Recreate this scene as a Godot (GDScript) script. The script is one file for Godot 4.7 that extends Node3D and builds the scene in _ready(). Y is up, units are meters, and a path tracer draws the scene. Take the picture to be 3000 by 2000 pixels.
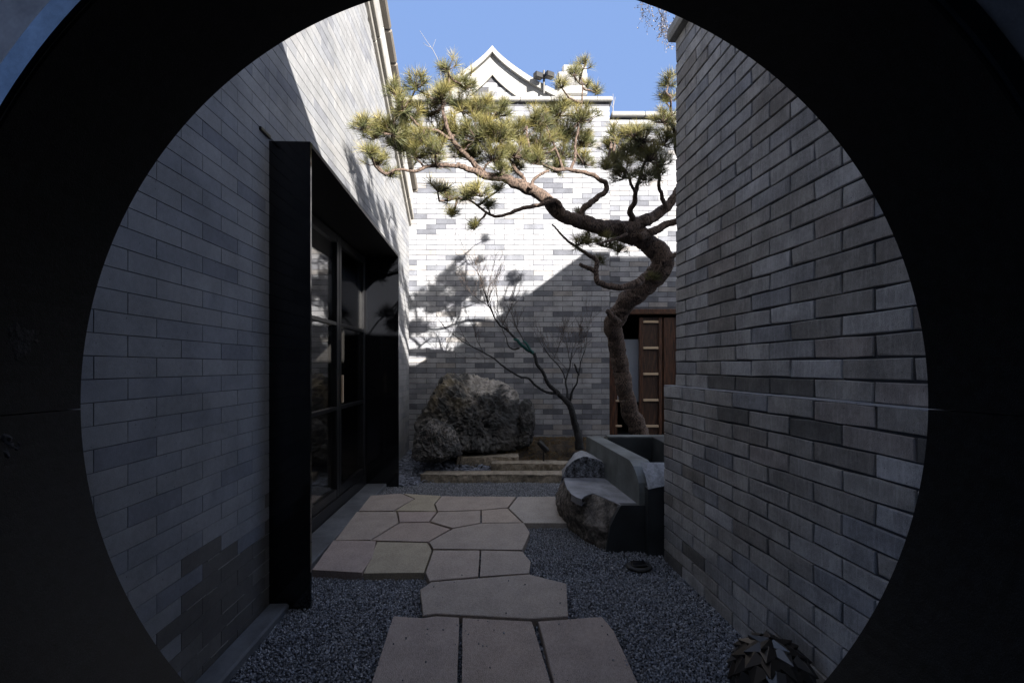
extends Node3D

# Metres, y up. The camera stands at the origin of the plan and looks along -Z; "d" below is the distance in front of it.
const EYE := 1.4
var rng := RandomNumberGenerator.new()
var M := {}
var noise := FastNoiseLite.new()
var fine := FastNoiseLite.new()

func v(x: float, y: float, d: float) -> Vector3:
	return Vector3(x, y, -d)

# ---------- bookkeeping ----------
func tag(o: Node, label: String, category: String, group := "") -> void:
	o.set_meta("label", label)
	o.set_meta("category", category)
	if group != "":
		o.set_meta("group", group)

func thing(called: String, label: String, category: String, at := Vector3.ZERO, group := "") -> Node3D:
	var o := Node3D.new()
	o.name = called
	o.position = at
	add_child(o, true)
	tag(o, label, category, group)
	return o

func part(called: String, mesh: Mesh, mat: Material, parent: Node) -> MeshInstance3D:
	var o := MeshInstance3D.new()
	o.name = called
	o.mesh = mesh
	o.material_override = mat
	parent.add_child(o, true)
	return o

func gx(n: Node) -> Transform3D:
	var t := Transform3D()
	while n != self:
		t = (n as Node3D).transform * t
		n = n.get_parent()
	return t

func structure(called: String, mesh: Mesh, mat: Material) -> MeshInstance3D:
	var o := part(called, mesh, mat, self)
	o.set_meta("kind", "structure")
	return o

# ---------- mesh helpers ----------
func begin(smooth := false) -> SurfaceTool:
	var st := SurfaceTool.new()
	st.begin(Mesh.PRIMITIVE_TRIANGLES)
	st.set_smooth_group(0 if smooth else -1)
	return st

func tri(st: SurfaceTool, a: Vector3, b: Vector3, c: Vector3) -> void:
	st.add_vertex(a); st.add_vertex(b); st.add_vertex(c)

func quad(st: SurfaceTool, a: Vector3, b: Vector3, c: Vector3, d: Vector3) -> void:
	tri(st, a, b, c); tri(st, a, c, d)

func done(st: SurfaceTool) -> ArrayMesh:
	st.generate_normals()
	return st.commit()

# a convex hull-like loft between two quads lists is enough for boxes: eight corners, bevelled
func bbox(st: SurfaceTool, lo: Vector3, hi: Vector3, b := 0.004, xf := Transform3D()) -> void:
	b = minf(b, 0.45 * minf(hi.x - lo.x, minf(hi.y - lo.y, hi.z - lo.z)))
	var p := func(x: float, y: float, z: float, ax: int) -> Vector3:
		# corner x,y,z in {0,1}; ax = the axis that reaches the full extent
		var q := Vector3(lo.x if x == 0.0 else hi.x, lo.y if y == 0.0 else hi.y, lo.z if z == 0.0 else hi.z)
		var s := Vector3(1.0 if x == 0.0 else -1.0, 1.0 if y == 0.0 else -1.0, 1.0 if z == 0.0 else -1.0) * b
		s[ax] = 0.0
		return xf * (q + s)
	for ax in 3:
		var u := (ax + 1) % 3
		var w := (ax + 2) % 3
		for side in [0.0, 1.0]:
			var c: Array[Vector3] = []
			for k in [[0.0, 0.0], [1.0, 0.0], [1.0, 1.0], [0.0, 1.0]]:
				var t := Vector3.ZERO
				t[ax] = side; t[u] = k[0]; t[w] = k[1]
				c.append(p.call(t.x, t.y, t.z, ax))
			if side == 1.0:
				quad(st, c[3], c[2], c[1], c[0])
			else:
				quad(st, c[0], c[1], c[2], c[3])
	# edges
	for ax in 3:
		var u := (ax + 1) % 3
		var w := (ax + 2) % 3
		for su in [0.0, 1.0]:
			for sw in [0.0, 1.0]:
				var a := Vector3.ZERO
				a[u] = su; a[w] = sw
				var e := a
				e[ax] = 1.0
				var q0: Vector3 = p.call(a.x, a.y, a.z, u)
				var q1: Vector3 = p.call(e.x, e.y, e.z, u)
				var q2: Vector3 = p.call(e.x, e.y, e.z, w)
				var q3: Vector3 = p.call(a.x, a.y, a.z, w)
				if su == sw:
					quad(st, q0, q1, q2, q3)
				else:
					quad(st, q0, q3, q2, q1)
	for x in [0.0, 1.0]:
		for y in [0.0, 1.0]:
			for z in [0.0, 1.0]:
				var a: Vector3 = p.call(x, y, z, 0)
				var e: Vector3 = p.call(x, y, z, 1)
				var f: Vector3 = p.call(x, y, z, 2)
				if int(x + y + z) % 2 == 0:
					tri(st, a, e, f)
				else:
					tri(st, a, f, e)

func box(lo: Vector3, hi: Vector3, b := 0.004) -> ArrayMesh:
	var st := begin()
	bbox(st, Vector3(minf(lo.x, hi.x), minf(lo.y, hi.y), minf(lo.z, hi.z)), Vector3(maxf(lo.x, hi.x), maxf(lo.y, hi.y), maxf(lo.z, hi.z)), b)
	return done(st)

# polygon (in a plane given by two axes) pushed along n by depth, with its front edge bevelled
func prism(st: SurfaceTool, pts: PackedVector2Array, o: Vector3, ux: Vector3, uy: Vector3, n: Vector3, depth: float, bevel := 0.0) -> void:
	if Geometry2D.is_polygon_clockwise(pts):
		pts.reverse()
	var inner := pts
	if bevel > 0.0:
		var off := Geometry2D.offset_polygon(pts, -bevel, Geometry2D.JOIN_MITER)
		if off.size() == 1 and off[0].size() == pts.size():
			# offset_polygon may start at another corner: match by nearest
			var q: PackedVector2Array = off[0]
			if Geometry2D.is_polygon_clockwise(q):
				q.reverse()
			var best := 0
			for i in q.size():
				if q[i].distance_to(pts[0]) < q[best].distance_to(pts[0]):
					best = i
			inner = PackedVector2Array()
			for i in q.size():
				inner.append(q[(best + i) % q.size()])
		else:
			bevel = 0.0
	var flip := ux.cross(uy).dot(n) < 0.0
	var at := func(p: Vector2, h: float) -> Vector3: return o + ux * p.x + uy * p.y + n * h
	var idx := Geometry2D.triangulate_polygon(inner)
	for i in range(0, idx.size(), 3):
		var a: Vector3 = at.call(inner[idx[i]], depth)
		var b: Vector3 = at.call(inner[idx[i + 1]], depth)
		var c: Vector3 = at.call(inner[idx[i + 2]], depth)
		if ((b - a).cross(c - a)).dot(n) > 0.0:
			tri(st, a, c, b)
		else:
			tri(st, a, b, c)
	idx = Geometry2D.triangulate_polygon(pts)
	for i in range(0, idx.size(), 3):
		var a: Vector3 = at.call(pts[idx[i]], 0.0)
		var b: Vector3 = at.call(pts[idx[i + 1]], 0.0)
		var c: Vector3 = at.call(pts[idx[i + 2]], 0.0)
		if ((b - a).cross(c - a)).dot(n) > 0.0:
			tri(st, a, b, c)
		else:
			tri(st, a, c, b)
	for i in pts.size():
		var j := (i + 1) % pts.size()
		var rings := [[pts[i], pts[j], 0.0], [pts[i], pts[j], depth - bevel]]
		if bevel > 0.0:
			rings.append([inner[i], inner[j], depth])
		for k in rings.size() - 1:
			var a: Vector3 = at.call(rings[k][0], rings[k][2])
			var b: Vector3 = at.call(rings[k][1], rings[k][2])
			var c: Vector3 = at.call(rings[k + 1][1], rings[k + 1][2])
			var e: Vector3 = at.call(rings[k + 1][0], rings[k + 1][2])
			if flip:
				quad(st, a, b, c, e)
			else:
				quad(st, e, c, b, a)

func slab(pts: PackedVector2Array, o: Vector3, ux: Vector3, uy: Vector3, n: Vector3, depth: float, bevel := 0.0) -> ArrayMesh:
	var st := begin()
	prism(st, pts, o, ux, uy, n, depth, bevel)
	return done(st)

func tube(st: SurfaceTool, pts: PackedVector3Array, r: PackedFloat32Array, sides := 8, rough := 0.0) -> void:
	var rings := []
	var a := Vector3.ZERO
	for i in pts.size():
		var t := (pts[mini(i + 1, pts.size() - 1)] - pts[maxi(i - 1, 0)]).normalized()
		if i == 0:
			a = t.cross(Vector3(0.31, 0.77, 0.55).normalized())
		a = (a - t * a.dot(t)).normalized()
		var b := t.cross(a)
		var ring := PackedVector3Array()
		for k in sides:
			var w := TAU * k / sides
			var dir := a * cos(w) + b * sin(w)
			var rr := r[i]
			if rough > 0.0:
				var q := pts[i] + dir * r[i]
				rr *= 1.0 + rough * (noise.get_noise_3dv(q * 90.0) * 0.5 + (0.35 - absf(fine.get_noise_3d(q.x * 380.0, q.y * 120.0, q.z * 380.0)) * 1.3) * 0.5)
			ring.append(pts[i] + dir * rr)
		rings.append(ring)
	for i in rings.size() - 1:
		for k in sides:
			var k2 := (k + 1) % sides
			quad(st, rings[i][k], rings[i + 1][k], rings[i + 1][k2], rings[i][k2])
	for k in range(1, sides - 1):
		tri(st, rings[0][0], rings[0][k], rings[0][k + 1])
		tri(st, rings[-1][0], rings[-1][k + 1], rings[-1][k])

# smooth curve through points, each [x, y, d, radius]
func limb(st: SurfaceTool, pts: Array, sides := 8, rough := 0.0, step := 0.04) -> PackedVector3Array:
	var c := Curve3D.new()
	c.bake_interval = step
	for i in pts.size():
		var p := v(pts[i][0], pts[i][1], pts[i][2])
		var a = pts[maxi(i - 1, 0)]
		var b = pts[mini(i + 1, pts.size() - 1)]
		var t := (v(b[0], b[1], b[2]) - v(a[0], a[1], a[2])) * 0.5
		var l0: float = p.distance_to(v(a[0], a[1], a[2]))
		var l1: float = p.distance_to(v(b[0], b[1], b[2]))
		t = t.normalized()
		c.add_point(p, -t * l0 * 0.36, t * l1 * 0.36)
	var offs := []
	for i in pts.size():
		offs.append(c.get_closest_offset(v(pts[i][0], pts[i][1], pts[i][2])))
	var n := maxi(3, int(c.get_baked_length() / step))
	var pp := PackedVector3Array()
	var rr := PackedFloat32Array()
	for i in n + 1:
		var o := c.get_baked_length() * i / n
		pp.append(c.sample_baked(o))
		var k := 0
		while k < offs.size() - 2 and offs[k + 1] < o:
			k += 1
		var f := clampf((o - offs[k]) / maxf(offs[k + 1] - offs[k], 1e-4), 0.0, 1.0)
		rr.append(lerpf(pts[k][3], pts[k + 1][3], f))
	if rough > 0.05:
		for i in range(2, pp.size() - 2):
			var q := pp[i]
			pp[i] += Vector3(noise.get_noise_3dv(q * 32.0), noise.get_noise_3dv(q * 32.0 + Vector3(70, 0, 0)), noise.get_noise_3dv(q * 32.0 + Vector3(0, 70, 0))) * minf(0.9 * rr[i] + 0.014, 0.055)
			rr[i] *= 1.0 + 0.10 * noise.get_noise_3dv(q * 75.0 + Vector3(0, 0, 33))
	tube(st, pp, rr, sides, rough)
	return pp

# ---------- textures ----------
func layer(size: int, sd: int, freq: float, oct := 3, kind := FastNoiseLite.TYPE_SIMPLEX_SMOOTH, fractal := FastNoiseLite.FRACTAL_FBM) -> PackedByteArray:
	var n := FastNoiseLite.new()
	n.seed = sd
	n.noise_type = kind
	n.frequency = freq
	n.fractal_type = fractal
	n.fractal_octaves = oct
	var im := n.get_seamless_image(size, size)
	im.convert(Image.FORMAT_L8)
	return im.get_data()

# f(values of the layers 0..1) -> grey 0..1
func grey(size: int, layers: Array, f: Callable) -> Image:
	var out := PackedByteArray()
	out.resize(size * size)
	var vals := []
	vals.resize(layers.size())
	for i in size * size:
		for k in layers.size():
			vals[k] = layers[k][i] / 255.0
		out[i] = int(clampf(f.call(vals), 0.0, 1.0) * 255.0)
	return Image.create_from_data(size, size, false, Image.FORMAT_L8, out)

func tex(im: Image) -> ImageTexture:
	var c: Image = im.duplicate()
	c.convert(Image.FORMAT_RGB8)
	return ImageTexture.create_from_image(c)

func bump(im: Image, amount: float) -> ImageTexture:
	var c: Image = im.duplicate()
	c.convert(Image.FORMAT_RGBA8)
	c.bump_map_to_normal_map(amount)
	return ImageTexture.create_from_image(c)

func mat(lin: Color, rough: float, t: Texture2D = null, nrm: Texture2D = null, scale := 1.0, strength := 1.0, metal := 0.0) -> StandardMaterial3D:
	var m := StandardMaterial3D.new()
	m.albedo_color = lin.linear_to_srgb()
	m.roughness = rough
	m.metallic = metal
	if t:
		m.albedo_texture = t
	if nrm:
		m.normal_enabled = true
		m.normal_texture = nrm
		m.normal_scale = strength
	if t or nrm:
		m.uv1_triplanar = true
		m.uv1_world_triplanar = true
		m.uv1_scale = Vector3.ONE * scale
	return m

# ---------- brickwork ----------
func brick_mesh(L: float, H: float, D: float, joint: float, chamfer: float, wobble: float) -> ArrayMesh:
	var st := begin()
	var w := (L - joint) * 0.5
	var h := (H - joint) * 0.5
	var f := []
	var g := []
	for k in [[-1, -1], [0, -1], [1, -1], [1, 1], [0, 1], [-1, 1]]:
		var dx := rng.randf_range(-1, 1) * wobble
		var dy := rng.randf_range(-1, 1) * wobble
		g.append(Vector3(k[0] * w + dx * absf(k[0]), k[1] * h + dy, -chamfer))
		f.append(Vector3(k[0] * (w - chamfer) + dx * absf(k[0]), k[1] * (h - chamfer) + dy, rng.randf_range(-0.3, 0.3) * wobble))
	if wobble > 0.003 and rng.randf() < 0.6:
		# a knocked corner
		var k: int = [0, 2, 3, 5][rng.randi() % 4]
		var by := Vector3(-signf(f[k].x) * rng.randf_range(0.006, 0.02), -signf(f[k].y) * rng.randf_range(0.004, 0.012), 0)
		f[k] += by
		g[k] += by * 0.55
	for i in range(1, 5):
		tri(st, f[0], f[i + 1], f[i])
	for i in 6:
		var j := (i + 1) % 6
		quad(st, f[i], f[j], g[j], g[i])
		var a: Vector3 = g[i]
		var b: Vector3 = g[j]
		quad(st, g[i], g[j], Vector3(b.x, b.y, -D), Vector3(a.x, a.y, -D))
	return done(st)

func in_view(p: Vector3) -> bool:
	# seen through the round gate from the standing place
	var d := -p.z
	if d < 1.3:
		return false
	var q := Vector2((p.x / d), (p.y - EYE) / d)
	return q.distance_to(Vector2(-0.0148, -0.0705)) < 0.85 and q.y < 0.735 and q.y > -0.64

# rects: [s0, s1, y0, y1] along the wall; keep(s, y): whether a brick centred there is laid; tone(s, y, r): index of a brick tone
func lay(parent: Node3D, place: Transform3D, L: float, H: float, phase: float, rects: Array, keep: Callable, tone: Callable, meshes: Array, mats: Array, cols: Array, proud: float, most := 300) -> void:
	var all := []
	for rc in rects:
		var r := int(ceil(rc[2] / H - 0.01))
		while (r + 1) * H <= rc[3] + 0.3 * H:
			var y := (r + 0.5) * H
			var s := phase + (0.5 * L if posmod(r, 2) == 1 else 0.0)
			s += floor((rc[0] - s) / L) * L
			while s < rc[1]:
				var a := maxf(s, rc[0])
				var b := minf(s + L, rc[1])
				if b - a > 0.035 and keep.call((a + b) * 0.5, y):
					var c := place * Vector3((a + b) * 0.5, y, 0.0)
					var d := maxf(-c.z, 0.3)
					var vis := (in_view(place * Vector3(a, y, 0)) or in_view(place * Vector3(b, y, 0)))
					var nrm := place.basis.z.normalized()
					var facing := absf((Vector3(0, EYE, 0) - c).normalized().dot(nrm))
					all.append([(b - a) * H * facing / (d * d) if vis else 0.0, c, (b - a) / L, tone.call((a + b) * 0.5, y), rng.randi() % meshes.size(), rng.randf_range(-1, 1)])
				s += L
			r += 1
	all.sort_custom(func(p, q): return p[0] > q[0])
	var rest := []
	var inv := gx(parent).affine_inverse()
	for i in all.size():
		var e = all[i]
		var xf := Transform3D(place.basis * Basis.from_scale(Vector3(e[2], 1, 1)), e[1] + place.basis.z * proud * (1.0 + 0.25 * e[5]))
		if i < most and e[0] > 0.0:
			part("brick", meshes[e[4]], mats[e[3]], parent).transform = inv * xf
		else:
			rest.append([xf, cols[e[3]], e[4]])
	if rest.size():
		var mm := MultiMesh.new()
		mm.transform_format = MultiMesh.TRANSFORM_3D
		mm.use_colors = true
		mm.mesh = meshes[0]
		mm.instance_count = rest.size()
		for i in rest.size():
			mm.set_instance_transform(i, inv * rest[i][0])
			mm.set_instance_color(i, rest[i][1])
		var o := MultiMeshInstance3D.new()
		o.name = "brickwork"
		o.multimesh = mm
		var base: StandardMaterial3D = (mats[0] as StandardMaterial3D).duplicate()
		base.albedo_color = Color.WHITE
		base.vertex_color_use_as_albedo = true
		o.material_override = base
		o.set_meta("kind", "stuff")
		parent.add_child(o, true)

func scatter(called: String, parent: Node, mesh: Mesh, m: StandardMaterial3D, xfs: Array, cols: Array) -> MultiMeshInstance3D:
	var mm := MultiMesh.new()
	mm.transform_format = MultiMesh.TRANSFORM_3D
	mm.use_colors = true
	mm.mesh = mesh
	mm.instance_count = xfs.size()
	for i in xfs.size():
		mm.set_instance_transform(i, xfs[i])
		mm.set_instance_color(i, cols[i])
	var o := MultiMeshInstance3D.new()
	o.name = called
	o.multimesh = mm
	m.vertex_color_use_as_albedo = true
	o.material_override = m
	o.set_meta("kind", "stuff")
	parent.add_child(o, true)
	return o

func chip(sides: int, flat: float) -> ArrayMesh:
	var st := begin()
	var a := []
	var top := []
	for i in sides:
		var w := TAU * (i + rng.randf_range(-0.3, 0.3)) / sides
		var r := rng.randf_range(0.75, 1.1)
		a.append(Vector3(cos(w) * r, -flat * rng.randf_range(0.2, 0.6), sin(w) * r))
		top.append(Vector3(cos(w) * r * 0.55, flat * rng.randf_range(0.6, 1.0), sin(w) * r * 0.55))
	for i in sides:
		var j := (i + 1) % sides
		quad(st, a[i], a[j], top[j], top[i])
	for i in range(1, sides - 1):
		tri(st, top[0], top[i], top[i + 1])
	return done(st)

func rot() -> Basis:
	return Basis.from_euler(Vector3(rng.randf() * TAU, rng.randf() * TAU, rng.randf() * TAU))

# height of the ground: level gravel, rising into the planted bed at the far end
func land(x: float, d: float) -> float:
	var h := 0.33 * smoothstep(6.15, 7.4, d) * smoothstep(-1.7, -0.2, x + 0.0)
	h += 0.14 * smoothstep(6.0, 7.4, d) * (1.0 - smoothstep(-1.7, -0.2, x))
	if d > 7.7 or x < -1.6:
		h = maxf(h, 0.0)
	return h

func _ready() -> void:
	rng.seed = 4711
	noise.frequency = 0.1
	noise.seed = 5
	fine.frequency = 0.1
	fine.seed = 9
	# ---------- camera, sky, sun, exposure ----------
	var cam := Camera3D.new()
	cam.name = "camera"
	cam.projection = Camera3D.PROJECTION_FRUSTUM
	cam.near = 0.05
	cam.far = 400.0
	cam.size = 2.0 * 0.6705 * 0.05
	cam.frustum_offset = Vector2(0.0, 0.0497 * 0.05)
	cam.position = Vector3(0, EYE, 0)
	add_child(cam)
	cam.current = true
	var env := Environment.new()
	env.background_mode = Environment.BG_SKY
	var sky_mat := ProceduralSkyMaterial.new()
	sky_mat.sky_top_color = Color(0.168, 0.272, 0.53).linear_to_srgb()
	sky_mat.sky_horizon_color = Color(0.30, 0.415, 0.62).linear_to_srgb()
	sky_mat.sky_curve = 0.15
	sky_mat.ground_bottom_color = Color(0.12, 0.115, 0.11).linear_to_srgb()
	sky_mat.ground_horizon_color = Color(0.2, 0.21, 0.23).linear_to_srgb()
	sky_mat.sun_angle_max = 90.0
	sky_mat.sun_curve = 0.74
	var sky := Sky.new()
	sky.sky_material = sky_mat
	env.sky = sky
	env.background_energy_multiplier = 0.31
	env.tonemap_mode = Environment.TONE_MAPPER_LINEAR
	env.tonemap_exposure = 5.1
	env.sdfgi_enabled = true
	env.ssao_enabled = true
	env.ssil_enabled = true
	var we := WorldEnvironment.new()
	we.name = "environment"
	we.environment = env
	add_child(we)
	var sun := DirectionalLight3D.new()
	sun.name = "sun"
	sun.light_color = Color(1.0, 0.975, 0.94)
	sun.light_energy = 1.25
	sun.light_angular_distance = 0.5
	sun.shadow_enabled = true
	add_child(sun)
	sun.look_at_from_position(Vector3.ZERO, Vector3(-0.6, -0.57, -1.0), Vector3.UP)

	materials()
	setting()
	gatehouse()
	left_house()
	right_wall()
	far_wall()
	far_house()
	side_house()
	path()
	trough()
	rocks()
	step_blocks()
	pine()
	maple()
	far_trees()
	lamps()
	loose_ground()

func materials() -> void:
	var S := 512
	var a := layer(S, 1, 0.006, 4)
	var b := layer(S, 2, 0.05, 3)
	var c := layer(S, 3, 0.22, 2, FastNoiseLite.TYPE_SIMPLEX)
	var ce := layer(S, 4, 0.035, 2, FastNoiseLite.TYPE_CELLULAR)
	var ri := layer(S, 5, 0.012, 5, FastNoiseLite.TYPE_SIMPLEX_SMOOTH, FastNoiseLite.FRACTAL_RIDGED)
	var big := layer(S, 6, 0.004, 5)
	var brick := grey(S, [a, b, c, ce], func(q): return 0.92 + 0.2 * (q[0] - 0.5) + 0.12 * (q[1] - 0.5) + 0.2 * (q[2] - 0.5) - (0.3 if q[3] < 0.08 else 0.0))
	M.t_brick = tex(brick)
	M.t_left = tex(grey(S, [a, b, c, ce, big], func(q): return 0.9 + 0.12 * (q[0] - 0.5) + 0.10 * (q[4] - 0.5) + 0.08 * (q[1] - 0.5) + 0.10 * (q[2] - 0.5) - (0.28 if q[3] < 0.06 else 0.0)))
	# weathered faces: faint pale runs and darker damp down the wall
	var runs := PackedByteArray()
	runs.resize(S * S)
	var rn := FastNoiseLite.new()
	rn.frequency = 0.02
	rn.fractal_octaves = 3
	for y in S:
		for x in S:
			var cx := cos(TAU * x / S) * 300.0
			var sx := sin(TAU * x / S) * 300.0
			var t := rn.get_noise_3d(cx, sx, y * 0.5)
			if y > S - 64:
				t = lerpf(t, rn.get_noise_3d(cx, sx, (y - S) * 0.5), (y - S + 64) / 64.0)
			runs[y * S + x] = int(clampf(0.5 + t, 0.0, 1.0) * 255.0)
	M.t_weather = tex(grey(S, [a, b, c, ce, runs, big], func(q): return 0.86 + 0.24 * (q[0] - 0.5) + 0.14 * (q[1] - 0.5) + 0.26 * (q[2] - 0.5) + 0.35 * maxf(0.0, q[4] - 0.7) - 0.1 * maxf(0.0, 0.4 - q[4]) + 0.12 * (q[5] - 0.5) - (0.3 if q[3] < 0.08 else 0.0)))
	M.n_brick = bump(grey(S, [b, c, ce], func(q): return 0.5 + 0.25 * (q[0] - 0.5) + 0.35 * (q[1] - 0.5) - (0.4 if q[2] < 0.1 else 0.0)), 3.0)
	var gran := grey(S, [a, c, b], func(q): return 0.88 + 0.11 * (q[0] - 0.5) + 0.6 * (q[1] - 0.5) + 0.16 * (q[2] - 0.5))
	M.t_granite = tex(gran)
	M.n_granite = bump(grey(S, [c, b], func(q): return 0.5 + 0.5 * (q[0] - 0.5) + 0.4 * (q[1] - 0.5)), 3.0)
	M.t_soft = tex(grey(S, [big, b, c], func(q): return 0.8 + 0.34 * (q[0] - 0.5) + 0.1 * (q[1] - 0.5) + 0.06 * (q[2] - 0.5)))
	M.t_rock = tex(grey(S, [ri, a, c], func(q): return 0.5 + 0.55 * (q[0] - 0.55) + 0.6 * (q[1] - 0.5) + 0.4 * (q[2] - 0.5)))
	M.t_rock2 = tex(grey(S, [ri, a, c], func(q): return 0.78 + 0.3 * (q[0] - 0.55) + 0.25 * (q[1] - 0.5) + 0.5 * (q[2] - 0.5)))
	M.n_rock = bump(grey(S, [ri, b, c], func(q): return 0.5 * q[0] + 0.3 * q[1] + 0.2 * q[2]), 6.0)
	var st1 := layer(S, 8, 0.02, 3)
	M.t_speck = tex(grey(S, [c, st1, layer(S, 12, 0.4, 1, FastNoiseLite.TYPE_SIMPLEX)], func(q): return 0.34 + 0.3 * (q[1] - 0.5) + (0.62 if q[0] * 0.6 + q[2] * 0.4 > 0.68 else 0.0)))
	# wood grain and bark: noise drawn out along one axis
	var w1 := PackedByteArray()
	w1.resize(S * S)
	var wn := FastNoiseLite.new()
	wn.frequency = 0.02
	wn.fractal_octaves = 4
	for y in S:
		for x in S:
			var t := wn.get_noise_2d(x * 7.0, y * 0.35) * 0.5 + 0.5
			w1[y * S + x] = int(clampf(0.45 + 0.9 * (t - 0.35), 0.0, 1.0) * 255.0)
	M.t_wood = tex(Image.create_from_data(S, S, false, Image.FORMAT_L8, w1))
	M.t_bark = tex(grey(S, [ri, b], func(q): return 1.0 - 0.95 * smoothstep(0.5, 0.78, q[0]) + 0.5 * (q[1] - 0.5)))

	M.left_cols = [Color(0.318, 0.322, 0.331), Color(0.331, 0.334, 0.343), Color(0.306, 0.310, 0.318), Color(0.322, 0.322, 0.327), Color(0.285, 0.293, 0.312), Color(0.232, 0.240, 0.265), Color(0.142, 0.133, 0.123), Color(0.180, 0.171, 0.157)]
	M.right_cols = [Color(0.434, 0.428, 0.428), Color(0.477, 0.471, 0.471), Color(0.384, 0.384, 0.397), Color(0.399, 0.384, 0.370), Color(0.337, 0.322, 0.308), Color(0.322, 0.329, 0.353), Color(0.273, 0.255, 0.240), Color(0.161, 0.155, 0.149), Color(0.508, 0.508, 0.521), Color(0.379, 0.345, 0.330)]
	M.far_cols = [Color(0.304, 0.308, 0.326), Color(0.336, 0.341, 0.362), Color(0.286, 0.296, 0.320), Color(0.224, 0.230, 0.259), Color(0.162, 0.170, 0.196), Color(0.112, 0.118, 0.140), Color(0.274, 0.263, 0.261)]
	for k in ["left", "right", "far"]:
		var l := []
		for col in M[k + "_cols"]:
			l.append(mat(col, 0.88, {"left": M.t_left, "right": M.t_weather, "far": M.t_brick}[k], M.n_brick, {"left": 1.1, "right": 1.5, "far": 1.3}[k], {"left": 0.12, "right": 0.55, "far": 0.2}[k]))
		M[k] = l
	M.joint = mat(Color(0.06, 0.062, 0.07), 0.95, M.t_brick, null, 2.0)
	M.joint_left = mat(Color(0.10, 0.105, 0.115), 0.95, M.t_brick, null, 2.0)
	M.joint_far = mat(Color(0.075, 0.077, 0.09), 0.95, M.t_brick, null, 2.0)
	M.mortar = mat(Color(0.37, 0.37, 0.385), 0.9, M.t_brick, M.n_brick, 1.5, 0.6)
	M.white_band = mat(Color(0.52, 0.52, 0.51), 0.85, M.t_soft, M.n_brick, 0.8, 0.2)
	M.band = mat(Color(0.30, 0.285, 0.26), 0.9, M.t_brick, M.n_brick, 1.2, 0.5)
	M.tile = mat(Color(0.17, 0.15, 0.13), 0.85, M.t_brick, M.n_brick, 1.5, 0.6)
	M.coping = mat(Color(0.33, 0.325, 0.31), 0.85, M.t_granite, M.n_granite, 1.3, 0.4)
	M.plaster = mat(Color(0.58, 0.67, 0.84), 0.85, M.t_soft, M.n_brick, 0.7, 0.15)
	M.lining = mat(Color(0.027, 0.033, 0.042), 0.36, M.t_speck, M.n_granite, 2.2, 0.25)
	M.lining.metallic_specular = 0.27
	M.trim = mat(Color(0.10, 0.15, 0.22), 0.28, M.t_soft, M.n_brick, 2.0, 0.1, 1.0)
	M.black_metal = mat(Color(0.006, 0.0065, 0.008), 0.09)
	M.black_satin = mat(Color(0.008, 0.008, 0.009), 0.32)
	M.soffit = mat(Color(0.004, 0.004, 0.005), 0.5)
	M.soffit.metallic_specular = 0.3
	M.dark = mat(Color(0.02, 0.019, 0.018), 0.7)
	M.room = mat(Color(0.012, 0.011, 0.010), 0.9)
	M.room_wood = mat(Color(0.12, 0.06, 0.03), 0.6, M.t_wood, null, 0.7)
	M.concrete = mat(Color(0.19, 0.2, 0.215), 0.8, M.t_soft, M.n_brick, 1.1, 0.3)
	M.flag = []
	for col in [Color(0.508, 0.426, 0.364), Color(0.532, 0.441, 0.367), Color(0.521, 0.451, 0.335), Color(0.510, 0.410, 0.363), Color(0.535, 0.480, 0.428), Color(0.473, 0.405, 0.349), Color(0.489, 0.397, 0.338), Color(0.466, 0.384, 0.337)]:
		M.flag.append(mat(col, 0.85, M.t_granite, M.n_granite, 1.4, 0.5))
	M.block = mat(Color(0.50, 0.43, 0.335), 0.9, M.t_rock2, M.n_rock, 3.0, 1.2)
	M.boulder = mat(Color(0.60, 0.53, 0.46), 0.92, M.t_rock, M.n_rock, 3.2, 1.2)
	M.seat = mat(Color(0.36, 0.37, 0.40), 0.6, M.t_soft, M.n_granite, 2.0, 0.15)
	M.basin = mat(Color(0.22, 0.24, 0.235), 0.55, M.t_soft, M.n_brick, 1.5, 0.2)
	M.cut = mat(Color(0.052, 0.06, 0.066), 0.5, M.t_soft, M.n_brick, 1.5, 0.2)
	M.hatched = mat(Color(0.55, 0.59, 0.67), 0.9, M.t_rock, M.n_rock, 4.0, 1.2)
	M.chipped = mat(Color(0.47, 0.48, 0.50), 0.85, M.t_rock2, M.n_rock, 3.0, 0.9)
	M.rock = mat(Color.WHITE, 0.93, M.t_rock2, M.n_rock, 1.1, 1.0)
	M.rock.vertex_color_use_as_albedo = true
	M.bark = mat(Color(0.15, 0.105, 0.082), 0.95, M.t_bark, M.n_rock, 4.5, 1.5)
	M.bark.uv1_scale = Vector3(6.5, 2.4, 6.5)
	M.bark_dark = mat(Color(0.03, 0.03, 0.032), 0.8, M.t_bark, M.n_rock, 4.0, 0.6)
	M.twig = mat(Color(0.05, 0.042, 0.04), 0.9)
	M.pale_twig = mat(Color(0.2, 0.19, 0.18), 0.9)
	M.bud = mat(Color(0.16, 0.06, 0.045), 0.8)
	M.wrap = mat(Color(0.008, 0.085, 0.075), 0.7)
	M.needle = StandardMaterial3D.new()
	M.needle.albedo_color = Color.WHITE
	M.needle.roughness = 0.6
	M.needle.backlight_enabled = true
	M.needle.backlight = Color(0.2, 0.22, 0.12)
	M.door = mat(Color(0.18, 0.075, 0.036), 0.45, M.t_wood, null, 0.9)
	M.door_panel = mat(Color(0.12, 0.056, 0.03), 0.5, M.t_wood, null, 1.1)
	M.brass = mat(Color(0.46, 0.35, 0.24), 0.5)
	M.pale_blue = mat(Color(0.42, 0.47, 0.56), 0.7)
	M.glass = StandardMaterial3D.new()
	M.glass.albedo_color = Color(0.05, 0.05, 0.05, 0.03)
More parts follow.
